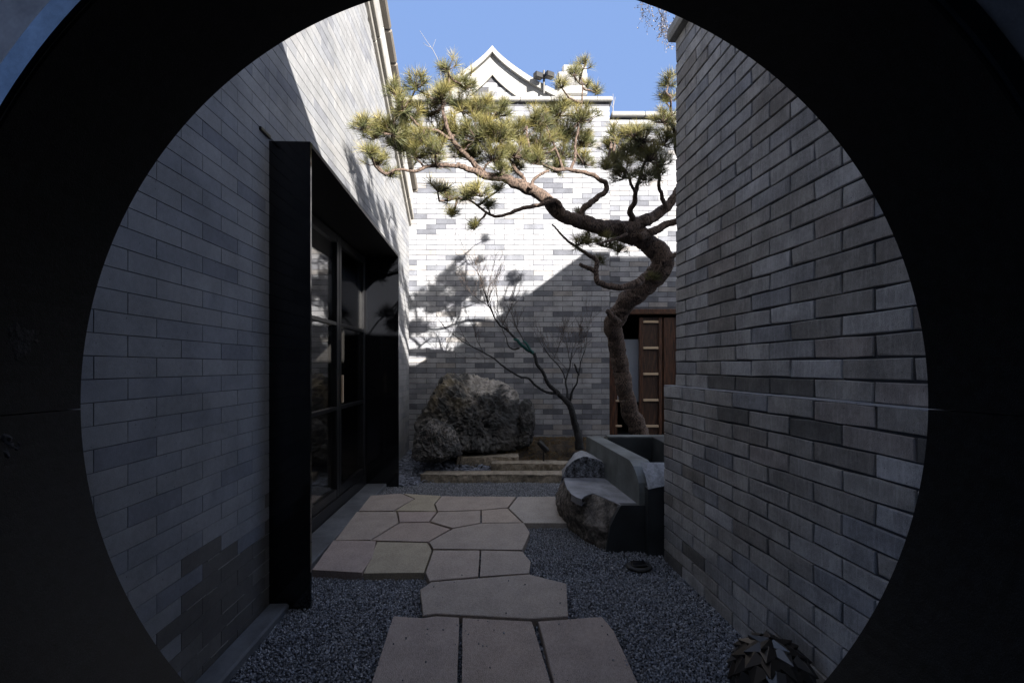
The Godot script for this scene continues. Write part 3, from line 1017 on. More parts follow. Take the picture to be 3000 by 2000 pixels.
func path() -> void:
	# irregular flagstones, each cut to fit its neighbours
	var p := Node3D.new()
	p.name = "stone_path"
	p.set_meta("kind", "structure")
	add_child(p, true)
	var k := 0
	for poly in [[-1.478, 5.316, -1.179, 5.404, -0.999, 5.189, -1.112, 4.762, -1.435, 4.750], [-1.160, 5.404, -0.740, 5.309, -0.764, 4.992, -0.701, 4.739, -1.096, 4.762, -0.990, 5.189], [-0.729, 5.294, 0.042, 5.273, -0.040, 4.868, -0.298, 4.779, -0.693, 4.739, -0.755, 4.992], [0.056, 5.273, 0.453, 5.294, 0.435, 4.929, 0.478, 4.389, 0.102, 4.389, -0.033, 4.856], [-1.444, 4.727, -1.075, 4.727, -0.980, 4.404, -1.101, 3.960, -1.376, 3.952], [-1.065, 4.727, -0.699, 4.727, -0.723, 4.429, -0.978, 4.414], [-0.690, 4.716, -0.293, 4.762, -0.271, 4.389, -0.497, 4.247, -0.713, 4.429], [-0.284, 4.767, -0.045, 4.838, 0.087, 4.394, -0.262, 4.389], [-0.968, 4.389, -0.719, 4.404, -0.513, 4.229, -0.647, 3.920, -1.092, 3.952], [-0.487, 4.224, -0.257, 4.370, 0.102, 4.379, 0.146, 4.126, 0.077, 3.734, -0.582, 3.759, -0.637, 3.901], [-1.386, 3.940, -1.049, 3.928, -0.983, 3.581, -0.978, 3.321, -1.326, 3.366], [-1.040, 3.924, -0.647, 3.901, -0.590, 3.745, -0.575, 3.332, -0.971, 3.321], [-0.581, 3.738, -0.236, 3.738, -0.215, 3.268, -0.523, 3.201, -0.570, 3.332], [-0.228, 3.738, 0.076, 3.716, 0.132, 3.517, 0.112, 3.323, -0.208, 3.268], [-0.510, 3.188, 0.111, 3.309, 0.344, 3.163, 0.308, 2.743, 0.101, 2.718, -0.410, 2.772, -0.487, 2.753, -0.562, 3.076], [-0.646, 2.768, -0.481, 2.743, -0.409, 2.766, -0.280, 2.749, -0.227, 2.162, -0.601, 2.162], [-0.270, 2.747, 0.109, 2.709, 0.172, 2.150, -0.216, 2.150], [0.133, 2.709, 0.307, 2.734, 0.490, 2.762, 0.525, 2.607, 0.543, 2.150, 0.177, 2.150]]:
		var pts := PackedVector2Array()
		for i in range(0, poly.size(), 2):
			pts.append(Vector2(poly[i], poly[i + 1]))
		pts = Geometry2D.offset_polygon(pts, -0.003 if k < 14 else -0.005, Geometry2D.JOIN_MITER)[0]
		if k >= 15:
			for i in pts.size():
				pts[i].y -= 0.012
		# break long edges a little so that they are not ruled lines
		var q := PackedVector2Array()
		for i in pts.size():
			var a := pts[i]
			var b := pts[(i + 1) % pts.size()]
			q.append(a)
			var n := int(a.distance_to(b) / 0.14)
			for m in range(1, n):
				var t := float(m) / n
				var s := (b - a).normalized().orthogonal()
				q.append(a.lerp(b, t) + s * noise.get_noise_2d(a.x * 300.0 + m * 37.0, a.y * 300.0) * 0.004)
		var o := part("flagstone", slab(q, Vector3(0, -0.03, 0), Vector3.RIGHT, Vector3.FORWARD, Vector3.UP, 0.085 + rng.randf_range(-0.002, 0.002), 0.004), M.flag[[0, 2, 0, 4, 0, 3, 0, 1, 6, 5, 3, 2, 0, 5, 5, 7, 6, 7][k % 18]], p)
		o.rotation = Vector3(rng.randf_range(-1, 1) * 0.0004, 0, rng.randf_range(-1, 1) * 0.0004)
		k += 1

# a block of stone from stacked outlines [y, [x, d, ...]]; the sides are rough
func stack(rings: Array, per: int, amp: float, cap: bool, sub := 6) -> ArrayMesh:
	var loops := []
	for r in rings:
		var c := Curve2D.new()
		var f = r[1]
		for i in range(0, f.size(), 2):
			c.add_point(Vector2(f[i], f[i + 1]))
		c.add_point(Vector2(f[0], f[1]))
		var pts := []
		for i in per:
			pts.append(c.sample_baked(c.get_baked_length() * i / per))
		loops.append([r[0], pts])
	var st := begin(true)
	var rows := []
	for k in loops.size() - 1:
		for s in sub + (1 if k == loops.size() - 2 else 0):
			var t := float(s) / sub
			var row := []
			for i in per:
				var a: Vector2 = loops[k][1][i]
				var b: Vector2 = loops[k + 1][1][i]
				var q := a.lerp(b, t)
				var y := lerpf(loops[k][0], loops[k + 1][0], t)
				var w := v(q.x, y, q.y)
				var e := 1.0 if k < loops.size() - 2 or s < sub else 0.25
				w += Vector3(noise.get_noise_3dv(w * 55.0), noise.get_noise_3dv(w * 55.0 + Vector3(90, 0, 0)) * 0.4, noise.get_noise_3dv(w * 55.0 + Vector3(0, 90, 0))) * amp * e
				w += Vector3(fine.get_noise_3dv(w * 210.0), 0, fine.get_noise_3dv(w * 210.0 + Vector3(50, 0, 0))) * amp * 0.7 * e
				row.append(w)
			rows.append(row)
	for k in rows.size() - 1:
		for i in per:
			var j := (i + 1) % per
			quad(st, rows[k][i], rows[k + 1][i], rows[k + 1][j], rows[k][j])
	if cap:
		var top: Array = rows[-1]
		var poly := PackedVector2Array()
		for q in top:
			poly.append(Vector2(q.x, q.z))
		var idx := Geometry2D.triangulate_polygon(poly)
		for i in range(0, idx.size(), 3):
			var a: Vector3 = top[idx[i]]
			var b: Vector3 = top[idx[i + 1]]
			var c: Vector3 = top[idx[i + 2]]
			if ((b - a).cross(c - a)).y > 0.0:
				tri(st, a, c, b)
			else:
				tri(st, a, b, c)
	return done(st)

func trough() -> void:
	var t := thing("stone_trough", "dark stone water trough hewn from a boulder with a smooth stepped ledge", "trough", v(0.9, 0, 4.5))
	var inv := gx(t).affine_inverse()
	# natural side of the boulder, from the gravel to the sawn ledge
	var low := [1.3, 3.86, 0.72, 3.85, 0.66, 3.93, 0.60, 4.06, 0.50, 4.38, 0.45, 4.62, 0.46, 4.9, 0.56, 5.25, 0.9, 5.4, 1.3, 5.4]
	var mid := [1.3, 3.86, 0.745, 3.85, 0.67, 3.92, 0.585, 4.02, 0.455, 4.36, 0.405, 4.62, 0.42, 4.9, 0.53, 5.25, 0.9, 5.4, 1.3, 5.4]
	var top := [1.3, 3.86, 0.822, 3.84, 0.74, 4.03, 0.672, 4.2, 0.552, 4.02, 0.485, 4.18, 0.465, 4.5, 0.51, 5.2, 0.9, 5.4, 1.3, 5.4]
	# walk every outline with the same number of points so that they match
	part("boulder", stack([[-0.05, low], [0.16, mid], [0.352, top]], 110, 0.022, false, 9), M.boulder, t).transform = inv
	var pts := PackedVector2Array()
	for q in [[1.2, 3.832], [0.823, 3.832], [0.79, 3.93], [0.746, 4.04], [0.70, 4.14], [0.671, 4.205], [0.625, 4.16], [0.583, 4.10], [0.548, 4.02], [0.515, 4.08], [0.488, 4.18], [0.472, 4.36], [0.476, 4.6], [0.492, 4.80], [1.2, 4.80]]:
		pts.append(Vector2(q[0], q[1]))
	part("ledge", slab(pts, Vector3(0, 0.30, 0), Vector3.RIGHT, Vector3.FORWARD, Vector3.UP, 0.056, 0.002), M.seat, t).transform = inv
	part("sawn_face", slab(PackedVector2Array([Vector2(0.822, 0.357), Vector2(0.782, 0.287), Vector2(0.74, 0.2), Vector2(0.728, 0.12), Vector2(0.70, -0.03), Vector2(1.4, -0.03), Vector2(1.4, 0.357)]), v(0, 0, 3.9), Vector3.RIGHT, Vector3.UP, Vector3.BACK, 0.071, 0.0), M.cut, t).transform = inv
	# back hump with its tooled face
	var st := begin(true)
	var rows := []
	for i in 13:
		var row := []
		for j in 25:
			var w := PI * j / 24.0
			var f := i / 12.0
			var r := 0.24 - 0.10 * f * f
			var y: float = 0.30 + sin(w) * (0.255 - 0.03 * f) * (1.0 + 0.06 * noise.get_noise_1d(j * 30.0))
			var x: float = 0.705 - cos(w) * r * (1.0 + 0.06 * noise.get_noise_2d(j * 25.0, f * 60.0)) + 0.03 * f
			var q := v(x, y, 4.785 + f * 0.55)
			if i > 0:
				q += Vector3(noise.get_noise_3dv(q * 70.0), noise.get_noise_3dv(q * 70.0 + Vector3(40, 0, 0)), 0) * 0.018
			row.append(q)
		rows.append(row)
	for i in 12:
		for j in 24:
			quad(st, rows[i][j], rows[i][j + 1], rows[i + 1][j + 1], rows[i + 1][j])
	part("hump", done(st), M.chipped, t).transform = inv
	st = begin()
	var fc := v(0.705, 0.30, 4.7845)
	for j in 24:
		tri(st, fc, rows[0][j + 1] + Vector3(0, 0, 0.0008), rows[0][j] + Vector3(0, 0, 0.0008))
	part("tooled_face", done(st), M.hatched, t).transform = inv
	# the basin: a sawn box with broken front corners
	var Zf := Vector3.FORWARD
	var lean := Vector3(1, 0, 0)
	var side := PackedVector2Array([Vector2(5.47, 0.0), Vector2(5.47, 0.655), Vector2(4.06, 0.655), Vector2(3.97, 0.622), Vector2(3.89, 0.565), Vector2(3.85, 0.52), Vector2(3.835, 0.45), Vector2(3.833, 0.3), Vector2(3.833, 0.0)])
	# slightly turned in plan, following the sawn line
	var turn := Transform3D(Basis(Vector3.UP, 0.10), v(0.87, 0, 4.75)) * Transform3D(Basis(), v(0, 0, -4.75))
	part("basin_wall", slab(side, Vector3.ZERO, Zf, Vector3.UP, lean, 0.155, 0.003), M.basin, t).transform = inv * turn
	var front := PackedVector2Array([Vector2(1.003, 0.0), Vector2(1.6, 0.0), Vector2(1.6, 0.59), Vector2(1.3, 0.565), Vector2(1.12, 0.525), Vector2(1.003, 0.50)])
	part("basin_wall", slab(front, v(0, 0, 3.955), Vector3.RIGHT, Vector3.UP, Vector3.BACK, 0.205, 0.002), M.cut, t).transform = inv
	st = begin(true)
	var nx := 22
	var ny := 8
	var g := []
	for i in nx + 1:
		var row := []
		for j in ny + 1:
			var f := float(j) / ny
			var x := 1.003 + 0.45 * i / nx
			var y: float = lerpf(0.497 + 0.22 * (x - 1.003) + 0.004 * noise.get_noise_1d(i * 40.0), 0.657, pow(f, 0.8))
			var q := v(x, y, lerpf(3.748, 3.957, f))
			q += Vector3(0, noise.get_noise_3dv(q * 160.0), noise.get_noise_3dv(q * 160.0 + Vector3(30, 0, 0))) * 0.02 * sin(PI * clampf(f, 0.0, 1.0))
			row.append(q)
		g.append(row)
	for i in nx:
		for j in ny:
			quad(st, g[i][j], g[i][j + 1], g[i + 1][j + 1], g[i + 1][j])
	part("broken_edge", done(st), M.chipped, t).transform = inv
	part("basin_wall", box(v(1.03, 0.0, 5.6), v(1.7, 0.653, 5.47), 0.004), M.basin, t).transform = inv
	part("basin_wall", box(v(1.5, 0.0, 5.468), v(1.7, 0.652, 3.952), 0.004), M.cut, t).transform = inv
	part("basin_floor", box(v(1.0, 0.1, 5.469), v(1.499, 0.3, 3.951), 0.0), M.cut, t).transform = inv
	# inner facing, dark
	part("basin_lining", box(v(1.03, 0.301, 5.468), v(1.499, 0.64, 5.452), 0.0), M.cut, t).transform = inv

# a weathered rock: planes of fracture round a centre, roughened; colour by height, relief and chance
func crag(outline: Array, centre: Vector3, depth: float, sd: int, faces: Array, rough: float, pale: Callable) -> ArrayMesh:
	var rk := RandomNumberGenerator.new()
	rk.seed = sd
	var pts := PackedVector2Array()
	var ext := Vector3(0, 0, depth)
	for q in outline:
		pts.append(Vector2(q[0] - centre.x, q[1] - centre.y))
		ext.x = maxf(ext.x, absf(q[0] - centre.x))
		ext.y = maxf(ext.y, absf(q[1] - centre.y))
	var hull := Geometry2D.convex_hull(pts)
	var planes := []
	for k in hull.size() - 1:
		var e := hull[k + 1] - hull[k]
		if e.length() < 0.02:
			continue
		var n2 := Vector2(e.y, -e.x).normalized()
		if n2.dot(hull[k]) < 0.0:
			n2 = -n2
		for t in [0.28, -0.35]:
			var nv := Vector3(n2.x, n2.y, t + rk.randf_range(-0.12, 0.12))
			planes.append([nv.normalized(), n2.dot(hull[k]) / nv.length() * 1.02])
	for f in faces:
		planes.append([f[0].normalized(), f[1]])
	for k in 22:
		var nv := Vector3(rk.randf_range(-1, 1), rk.randf_range(-0.8, 0.7), rk.randf_range(-1, 1)).normalized()
		planes.append([nv, (nv * ext).length() * rk.randf_range(0.84, 1.0)])
	var st := begin(true)
	var N := 84
	for face in 6:
		var pos := []
		var col := []
		for i in N + 1:
			var row := []
			var crow := []
			for j in N + 1:
				var u := tan((2.0 * i / N - 1.0) * PI / 4.0)
				var w := tan((2.0 * j / N - 1.0) * PI / 4.0)
				var d := Vector3.ZERO
				var ax := face / 2
				d[ax] = 1.0 if face % 2 == 0 else -1.0
				d[(ax + 1) % 3] = u if face % 2 == 0 else -u
				d[(ax + 2) % 3] = w
				d = d.normalized()
				var best := 9.0
				var next := 9.0
				for pl in planes:
					var f: float = pl[0].dot(d)
					if f > 0.02:
						var r: float = pl[1] / f
						if r < best:
							next = best
							best = r
						elif r < next:
							next = r
				# wear the edges between planes
				var wear := 0.03 * exp(-(next - best) / 0.035)
				var p := centre + d * (best - wear)
				var q := p * 20.0
				var rel: float = noise.get_noise_3dv(q * 0.9) * 0.07 - absf(noise.get_noise_3dv(q * 2.2 + Vector3.ONE * 31.0)) * 0.08 + absf(fine.get_noise_3dv(q * 4.5)) * 0.04 - absf(fine.get_noise_3dv(q * 10.0)) * 0.022
				rel *= rough
				rel -= smoothstep(0.3, 0.42, noise.get_noise_3dv(q * 3.1 + Vector3.ONE * 77.0)) * 0.04 * rough
				row.append(p + d * rel)
				crow.append(pale.call(p, rel, noise.get_noise_3dv(q * 1.5 + Vector3.ONE * 11.0), fine.get_noise_3dv(q * 7.0)))
			pos.append(row)
			col.append(crow)
		for i in N:
			for j in N:
				for e in [[i, j], [i + 1, j], [i + 1, j + 1], [i, j], [i + 1, j + 1], [i, j + 1]]:
					st.set_color(col[e[0]][e[1]])
					st.add_vertex(pos[e[0]][e[1]])
	return done(st)

func rocks() -> void:
	var dark := Color(0.07, 0.071, 0.074)
	var ochre := Color(0.27, 0.21, 0.115)
	var pale_stone := Color(0.55, 0.51, 0.46)
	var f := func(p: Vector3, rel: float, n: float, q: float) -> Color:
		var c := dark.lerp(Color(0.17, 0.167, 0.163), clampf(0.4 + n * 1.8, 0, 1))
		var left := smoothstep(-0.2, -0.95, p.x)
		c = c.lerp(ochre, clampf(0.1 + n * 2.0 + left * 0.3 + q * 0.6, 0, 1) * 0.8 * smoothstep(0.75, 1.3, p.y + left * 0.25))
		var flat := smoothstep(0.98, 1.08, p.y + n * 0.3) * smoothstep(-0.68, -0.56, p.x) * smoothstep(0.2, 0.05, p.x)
		c = c.lerp(pale_stone, flat * clampf(0.8 + q * 1.2, 0.0, 1.0))  # pale stone on the flat top, with its skylight put into the colour
		c = c.lerp(pale_stone, clampf((q - 0.10) * 3.0, 0, 1) * (0.06 + 0.5 * left))
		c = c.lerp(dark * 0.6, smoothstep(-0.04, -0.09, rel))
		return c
	var a := thing("garden_rock", "big craggy dark garden rock with a pale flat top before the end wall", "rock", v(-0.5, 0.15, 6.95))
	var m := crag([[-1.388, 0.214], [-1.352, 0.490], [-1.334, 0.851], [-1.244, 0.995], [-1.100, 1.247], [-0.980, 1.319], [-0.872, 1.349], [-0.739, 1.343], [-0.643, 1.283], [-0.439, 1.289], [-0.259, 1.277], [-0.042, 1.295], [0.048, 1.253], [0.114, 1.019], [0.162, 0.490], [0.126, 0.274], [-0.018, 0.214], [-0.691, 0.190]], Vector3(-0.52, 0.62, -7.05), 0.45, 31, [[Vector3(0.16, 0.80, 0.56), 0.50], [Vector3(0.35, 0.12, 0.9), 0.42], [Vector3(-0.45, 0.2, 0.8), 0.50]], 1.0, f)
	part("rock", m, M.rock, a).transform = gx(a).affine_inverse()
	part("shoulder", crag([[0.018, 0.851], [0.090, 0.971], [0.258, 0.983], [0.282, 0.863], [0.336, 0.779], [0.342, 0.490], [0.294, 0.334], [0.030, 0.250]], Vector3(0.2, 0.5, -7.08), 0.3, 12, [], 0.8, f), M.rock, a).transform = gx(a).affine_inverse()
	var g := func(p: Vector3, rel: float, n: float, q: float) -> Color:
		var c := dark.lerp(Color(0.22, 0.21, 0.2), clampf(0.5 + n * 1.8, 0, 1))
		c = c.lerp(Color(0.5, 0.45, 0.40), clampf((q - 0.05) * 3.0, 0, 1) * 0.6 * smoothstep(0.25, 0.6, p.y))
		return c
	var b := thing("garden_rock", "smaller mottled grey rock leaning against the left foot of the big rock", "rock", v(-0.98, 0.1, 6.45))
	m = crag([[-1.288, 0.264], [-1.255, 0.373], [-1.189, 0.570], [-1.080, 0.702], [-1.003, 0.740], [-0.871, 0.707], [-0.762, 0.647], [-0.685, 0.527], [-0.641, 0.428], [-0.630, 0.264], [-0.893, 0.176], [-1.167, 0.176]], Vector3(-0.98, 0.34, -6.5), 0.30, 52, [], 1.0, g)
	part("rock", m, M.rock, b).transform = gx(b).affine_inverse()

func rough_block(called: String, label: String, outline: Array, y0: float, h: float, where: Vector3) -> void:
	var t := thing(called, label, "stone block", where, "rough granite step blocks")
	var lo := []
	var hi := []
	for i in range(0, outline.size(), 2):
		lo.append(outline[i]); lo.append(outline[i + 1])
		hi.append(outline[i]); hi.append(outline[i + 1])
	part("block", stack([[y0, lo], [y0 + h * 0.9, lo], [y0 + h, hi]], 170, 0.03, true, 5), M.block, t).transform = gx(t).affine_inverse()

func step_blocks() -> void:
	rough_block("step_block", "longest rough tan granite block, nearest the flagstone path", [-1.09, 6.12, -0.6, 6.10, 0.1, 6.13, 0.66, 6.08, 0.68, 6.36, 0.2, 6.35, -0.5, 6.34, -1.07, 6.33], -0.06, 0.165, v(-0.2, 0, 6.2))
	rough_block("step_block", "middle tan granite block, overlapping behind the longest one", [-0.26, 6.42, 0.3, 6.41, 0.72, 6.38, 0.74, 6.6, 0.45, 6.66, -0.25, 6.62], -0.02, 0.20, v(0.2, 0, 6.5))
	rough_block("step_block", "shortest granite block with a slanting left end, close below the big rock", [-0.73, 6.62, -0.3, 6.60, 0.085, 6.63, 0.09, 6.98, -0.3, 6.99, -0.66, 6.97], -0.02, 0.25, v(-0.3, 0, 6.7))

func tuft(n: int, length: float, spread: float, width: float) -> ArrayMesh:
	var st := begin()
	for i in n:
		var w := rng.randf() * TAU
		var tilt := spread * sqrt(rng.randf())
		var dir := Vector3(sin(tilt) * cos(w), cos(tilt), sin(tilt) * sin(w))
		var o := Vector3(0, rng.randf_range(-0.045, 0.01), 0)
		var l := length * rng.randf_range(0.75, 1.1)
		var s := dir.cross(Vector3(rng.randf_range(-1, 1), rng.randf_range(-1, 1), rng.randf_range(-1, 1))).normalized() * width
		var bend := Vector3(0, -0.012, 0) * rng.randf() + s * 2.0
		var p1 := o + dir * l * 0.55 + bend * 0.3
		var p2 := o + dir * l + bend
		quad(st, o - s * 0.5, o + s * 0.5, p1 + s * 0.4, p1 - s * 0.4)
		tri(st, p1 - s * 0.4, p1 + s * 0.4, p2)
	return done(st)

func pine() -> void:
	var t := thing("pine_tree", "old leaning pine with a twisted trunk reaching left across the courtyard", "pine tree", v(1.4, 0.2, 6.3))
	var inv := gx(t).affine_inverse()
	var st := begin(true)
	var trunk := limb(st, [[1.618, 0.490, 6.30, 0.112], [1.505, 0.759, 6.30, 0.104], [1.412, 1.086, 6.25, 0.098], [1.316, 1.460, 6.20, 0.094], [1.232, 1.772, 6.10, 0.094], [1.228, 1.971, 6.00, 0.104], [1.333, 2.164, 5.90, 0.110], [1.534, 2.325, 5.80, 0.115], [1.683, 2.489, 5.75, 0.118], [1.669, 2.626, 5.70, 0.115], [1.519, 2.760, 5.65, 0.108], [1.337, 2.844, 5.60, 0.110], [1.149, 2.875, 5.50, 0.092], [0.943, 2.876, 5.40, 0.078], [0.744, 2.894, 5.30, 0.070], [0.552, 2.932, 5.20, 0.064], [0.389, 3.021, 5.10, 0.058], [0.253, 3.096, 5.00, 0.056], [0.101, 3.161, 4.93, 0.050], [-0.066, 3.190, 4.85, 0.042], [-0.248, 3.186, 4.75, 0.032], [-0.386, 3.215, 4.70, 0.025], [-0.502, 3.252, 4.65, 0.020]], 30, 0.34, 0.012)
	part("trunk", done(st), M.bark, t).transform = inv
	var ends: Array[Vector3] = []
	for q in trunk:
		if q.y > 2.9:
			ends.append(q)
	var limbs := [[[-0.208, 3.185, 4.77, 0.026], [-0.366, 3.295, 4.70, 0.023], [-0.500, 3.430, 4.64, 0.021], [-0.568, 3.534, 4.61, 0.018], [-0.620, 3.640, 4.58, 0.016], [-0.620, 3.738, 4.58, 0.013], [-0.568, 3.869, 4.61, 0.011], [-0.568, 4.027, 4.61, 0.008]], [[-0.481, 3.242, 4.65, 0.020], [-0.612, 3.226, 4.58, 0.017], [-0.741, 3.189, 4.53, 0.015], [-0.868, 3.122, 4.49, 0.012], [-0.993, 3.117, 4.44, 0.010], [-1.098, 3.064, 4.41, 0.007]], [[-0.532, 3.447, 4.57, 0.014], [-0.678, 3.485, 4.50, 0.012], [-0.805, 3.503, 4.46, 0.011], [-0.929, 3.588, 4.41, 0.009], [-1.068, 3.477, 4.36, 0.008], [-1.220, 3.439, 4.31, 0.006]], [[0.504, 2.918, 5.08, 0.028], [0.477, 3.009, 5.06, 0.026], [0.414, 3.042, 5.03, 0.024], [0.338, 3.021, 4.99, 0.022], [0.250, 2.964, 4.95, 0.020], [0.121, 2.918, 4.88, 0.018], [-0.025, 2.840, 4.82, 0.015], [-0.147, 2.804, 4.76, 0.013], [-0.258, 2.850, 4.72, 0.011], [-0.364, 2.916, 4.67, 0.009], [-0.497, 2.935, 4.61, 0.007]], [[0.739, 2.893, 5.26, 0.036], [0.749, 3.007, 5.27, 0.033], [0.797, 3.104, 5.29, 0.031], [0.960, 3.220, 5.37, 0.028], [1.005, 3.296, 5.39, 0.026], [0.975, 3.360, 5.37, 0.023], [0.836, 3.397, 5.31, 0.021], [0.596, 3.399, 5.20, 0.018], [0.388, 3.377, 5.10, 0.016], [0.254, 3.450, 5.03, 0.013], [0.166, 3.581, 4.98, 0.011], [0.145, 3.746, 4.97, 0.008]], [[1.162, 2.862, 5.45, 0.075], [1.343, 2.957, 5.52, 0.068], [1.556, 3.057, 5.61, 0.060], [1.712, 3.171, 5.65, 0.052], [1.819, 3.316, 5.65, 0.045], [1.930, 3.534, 5.65, 0.037], [2.051, 3.776, 5.65, 0.030]], [[1.291, 2.984, 5.50, 0.034], [1.254, 3.087, 5.31, 0.028], [1.246, 3.204, 5.12, 0.021], [1.269, 3.314, 4.96, 0.014], [1.287, 3.454, 4.79, 0.008]], [[1.236, 3.159, 5.12, 0.016], [1.115, 3.242, 4.93, 0.013], [0.981, 3.331, 4.74, 0.009], [0.881, 3.413, 4.55, 0.006]], [[1.371, 2.781, 5.45, 0.045], [1.528, 2.877, 5.51, 0.042], [1.682, 2.950, 5.55, 0.038], [1.848, 2.983, 5.55, 0.035]], [[1.384, 2.331, 5.41, 0.042], [1.246, 2.267, 5.35, 0.038], [1.081, 2.233, 5.28, 0.034], [0.899, 2.242, 5.20, 0.030], [0.861, 2.359, 5.18, 0.026], [0.870, 2.471, 5.19, 0.023], [0.765, 2.549, 5.14, 0.019], [0.648, 2.602, 5.08, 0.015], [0.511, 2.671, 5.01, 0.011], [0.390, 2.783, 4.95, 0.007]], [[0.870, 2.360, 5.19, 0.025], [0.789, 2.397, 5.15, 0.021], [0.681, 2.426, 5.10, 0.017]], [[1.649, 2.556, 5.60, 0.030], [1.769, 2.604, 5.60, 0.028], [1.889, 2.676, 5.60, 0.025]], [[1.199, 1.888, 5.74, 0.050], [1.114, 1.953, 5.71, 0.036], [1.061, 2.019, 5.69, 0.022]], [[0.536, 2.887, 5.04, 0.030], [0.499, 2.955, 5.03, 0.022], [0.463, 2.992, 5.01, 0.014]], [[0.163, 3.111, 4.88, 0.020], [0.219, 3.205, 4.91, 0.016], [0.314, 3.283, 4.96, 0.012], [0.367, 3.319, 4.99, 0.008]], [[0.596, 3.399, 5.20, 0.016], [0.634, 3.549, 5.22, 0.014], [0.667, 3.779, 5.23, 0.012], [0.691, 4.008, 5.24, 0.010], [0.730, 4.220, 5.26, 0.008], [0.701, 4.415, 5.25, 0.006]], [[0.156, 3.168, 5.05, 0.022], [0.060, 3.311, 5.00, 0.018], [-0.047, 3.485, 4.96, 0.014], [-0.151, 3.635, 4.92, 0.011], [-0.234, 3.786, 4.88, 0.007]], [[0.513, 3.429, 5.25, 0.015], [0.466, 3.599, 5.23, 0.012], [0.382, 3.760, 5.19, 0.009], [0.327, 3.880, 5.16, 0.006]], [[1.697, 3.156, 5.60, 0.025], [1.550, 3.280, 5.34, 0.019], [1.442, 3.404, 5.07, 0.014], [1.334, 3.545, 4.81, 0.008]], [[1.913, 3.515, 5.60, 0.025], [1.736, 3.650, 5.35, 0.019], [1.611, 3.807, 5.10, 0.014], [1.511, 3.979, 4.85, 0.008]], [[1.194, 2.771, 5.28, 0.020], [1.095, 2.729, 5.24, 0.016], [0.973, 2.685, 5.19, 0.012], [0.852, 2.636, 5.13, 0.008]]]
	for l in limbs:
		st = begin(true)
		for q in limb(st, l, 14, 0.34, 0.014):
			ends.append(q)
		part("branch", done(st), M.bark, t).transform = inv
	# clusters of needles, each on its own fan of twigs
	var tw := begin(true)
	var xfs := []
	var cols := []
	for c in [[-1.231, 3.390, 4.18, 0.093], [-1.175, 3.425, 4.37, 0.135], [-1.023, 3.443, 4.33, 0.148], [-0.926, 3.615, 4.49, 0.138], [-1.036, 3.831, 4.46, 0.092], [-0.904, 3.566, 4.21, 0.094], [-0.798, 3.753, 4.22, 0.108], [-0.764, 3.764, 4.67, 0.136], [-0.642, 3.822, 4.52, 0.131], [-0.575, 4.084, 4.54, 0.085], [-0.595, 4.169, 4.93, 0.110], [-0.429, 4.036, 4.73, 0.113], [-0.486, 3.918, 4.89, 0.151], [-0.311, 3.821, 4.78, 0.156], [-0.131, 3.902, 4.94, 0.152], [-0.301, 3.541, 4.62, 0.166], [-0.496, 3.616, 4.78, 0.156], [-0.685, 3.634, 4.82, 0.157], [-0.793, 3.444, 4.49, 0.146], [-0.977, 3.390, 4.55, 0.140], [-1.181, 3.209, 4.44, 0.106], [-1.148, 3.148, 4.11, 0.049], [-1.087, 3.126, 4.52, 0.054], [-0.853, 3.296, 4.51, 0.116], [-0.666, 3.297, 4.42, 0.106], [-0.143, 3.526, 4.63, 0.166], [0.039, 3.775, 5.13, 0.176], [0.017, 3.491, 4.92, 0.152], [0.261, 3.922, 5.16, 0.168], [0.265, 3.737, 5.24, 0.188], [0.492, 4.066, 5.27, 0.153], [0.525, 3.894, 5.38, 0.194], [0.711, 3.976, 5.22, 0.143], [0.738, 3.820, 5.42, 0.167], [0.232, 3.442, 5.01, 0.112], [0.526, 3.667, 5.39, 0.148], [0.769, 3.632, 5.47, 0.131], [0.612, 4.314, 5.03, 0.086], [0.716, 4.420, 5.10, 0.079], [0.491, 4.183, 5.03, 0.060], [0.800, 4.482, 5.53, 0.057], [0.884, 4.289, 5.32, 0.055], [1.043, 3.437, 4.80, 0.148], [0.920, 3.272, 4.59, 0.102], [1.052, 3.213, 4.75, 0.130], [1.221, 3.569, 4.77, 0.147], [1.286, 3.391, 4.78, 0.147], [1.270, 3.243, 4.88, 0.109], [1.461, 3.826, 4.96, 0.110], [1.530, 3.685, 5.12, 0.132], [1.540, 4.215, 5.01, 0.103], [1.556, 4.109, 5.13, 0.097], [1.501, 3.478, 5.10, 0.122], [1.632, 3.793, 5.17, 0.115], [-0.398, 3.438, 4.85, 0.141], [-0.184, 3.360, 4.68, 0.144], [0.039, 3.432, 5.12, 0.123], [0.244, 3.616, 5.27, 0.135], [0.477, 3.490, 5.35, 0.119], [-0.473, 3.422, 4.76, 0.114], [-0.697, 3.259, 4.63, 0.095], [-0.105, 3.250, 4.74, 0.105], [0.904, 3.511, 4.82, 0.099], [0.947, 3.590, 4.73, 0.081], [1.117, 3.567, 4.68, 0.120], [0.811, 3.149, 4.43, 0.076], [1.257, 3.521, 4.99, 0.128], [1.446, 3.361, 5.13, 0.105], [-0.582, 2.799, 3.97, 0.068], [-0.547, 2.883, 4.37, 0.090], [-0.385, 2.859, 4.25, 0.102], [-0.254, 2.835, 4.18, 0.086], [-0.115, 2.921, 4.32, 0.059], [-0.328, 2.646, 4.46, 0.050], [-0.522, 2.737, 4.42, 0.053], [-0.199, 2.737, 4.15, 0.057], [0.711, 3.015, 5.32, 0.068], [0.641, 2.631, 5.02, 0.086], [0.807, 2.750, 5.42, 0.102], [0.973, 2.697, 5.31, 0.109], [1.181, 2.712, 5.65, 0.097], [0.955, 2.567, 5.60, 0.058], [1.562, 2.394, 5.63, 0.067], [1.794, 2.572, 5.92, 0.071]]:
		var p := v(c[0], c[1], c[2])
		var r: float = c[3]
		var near := ends[0]
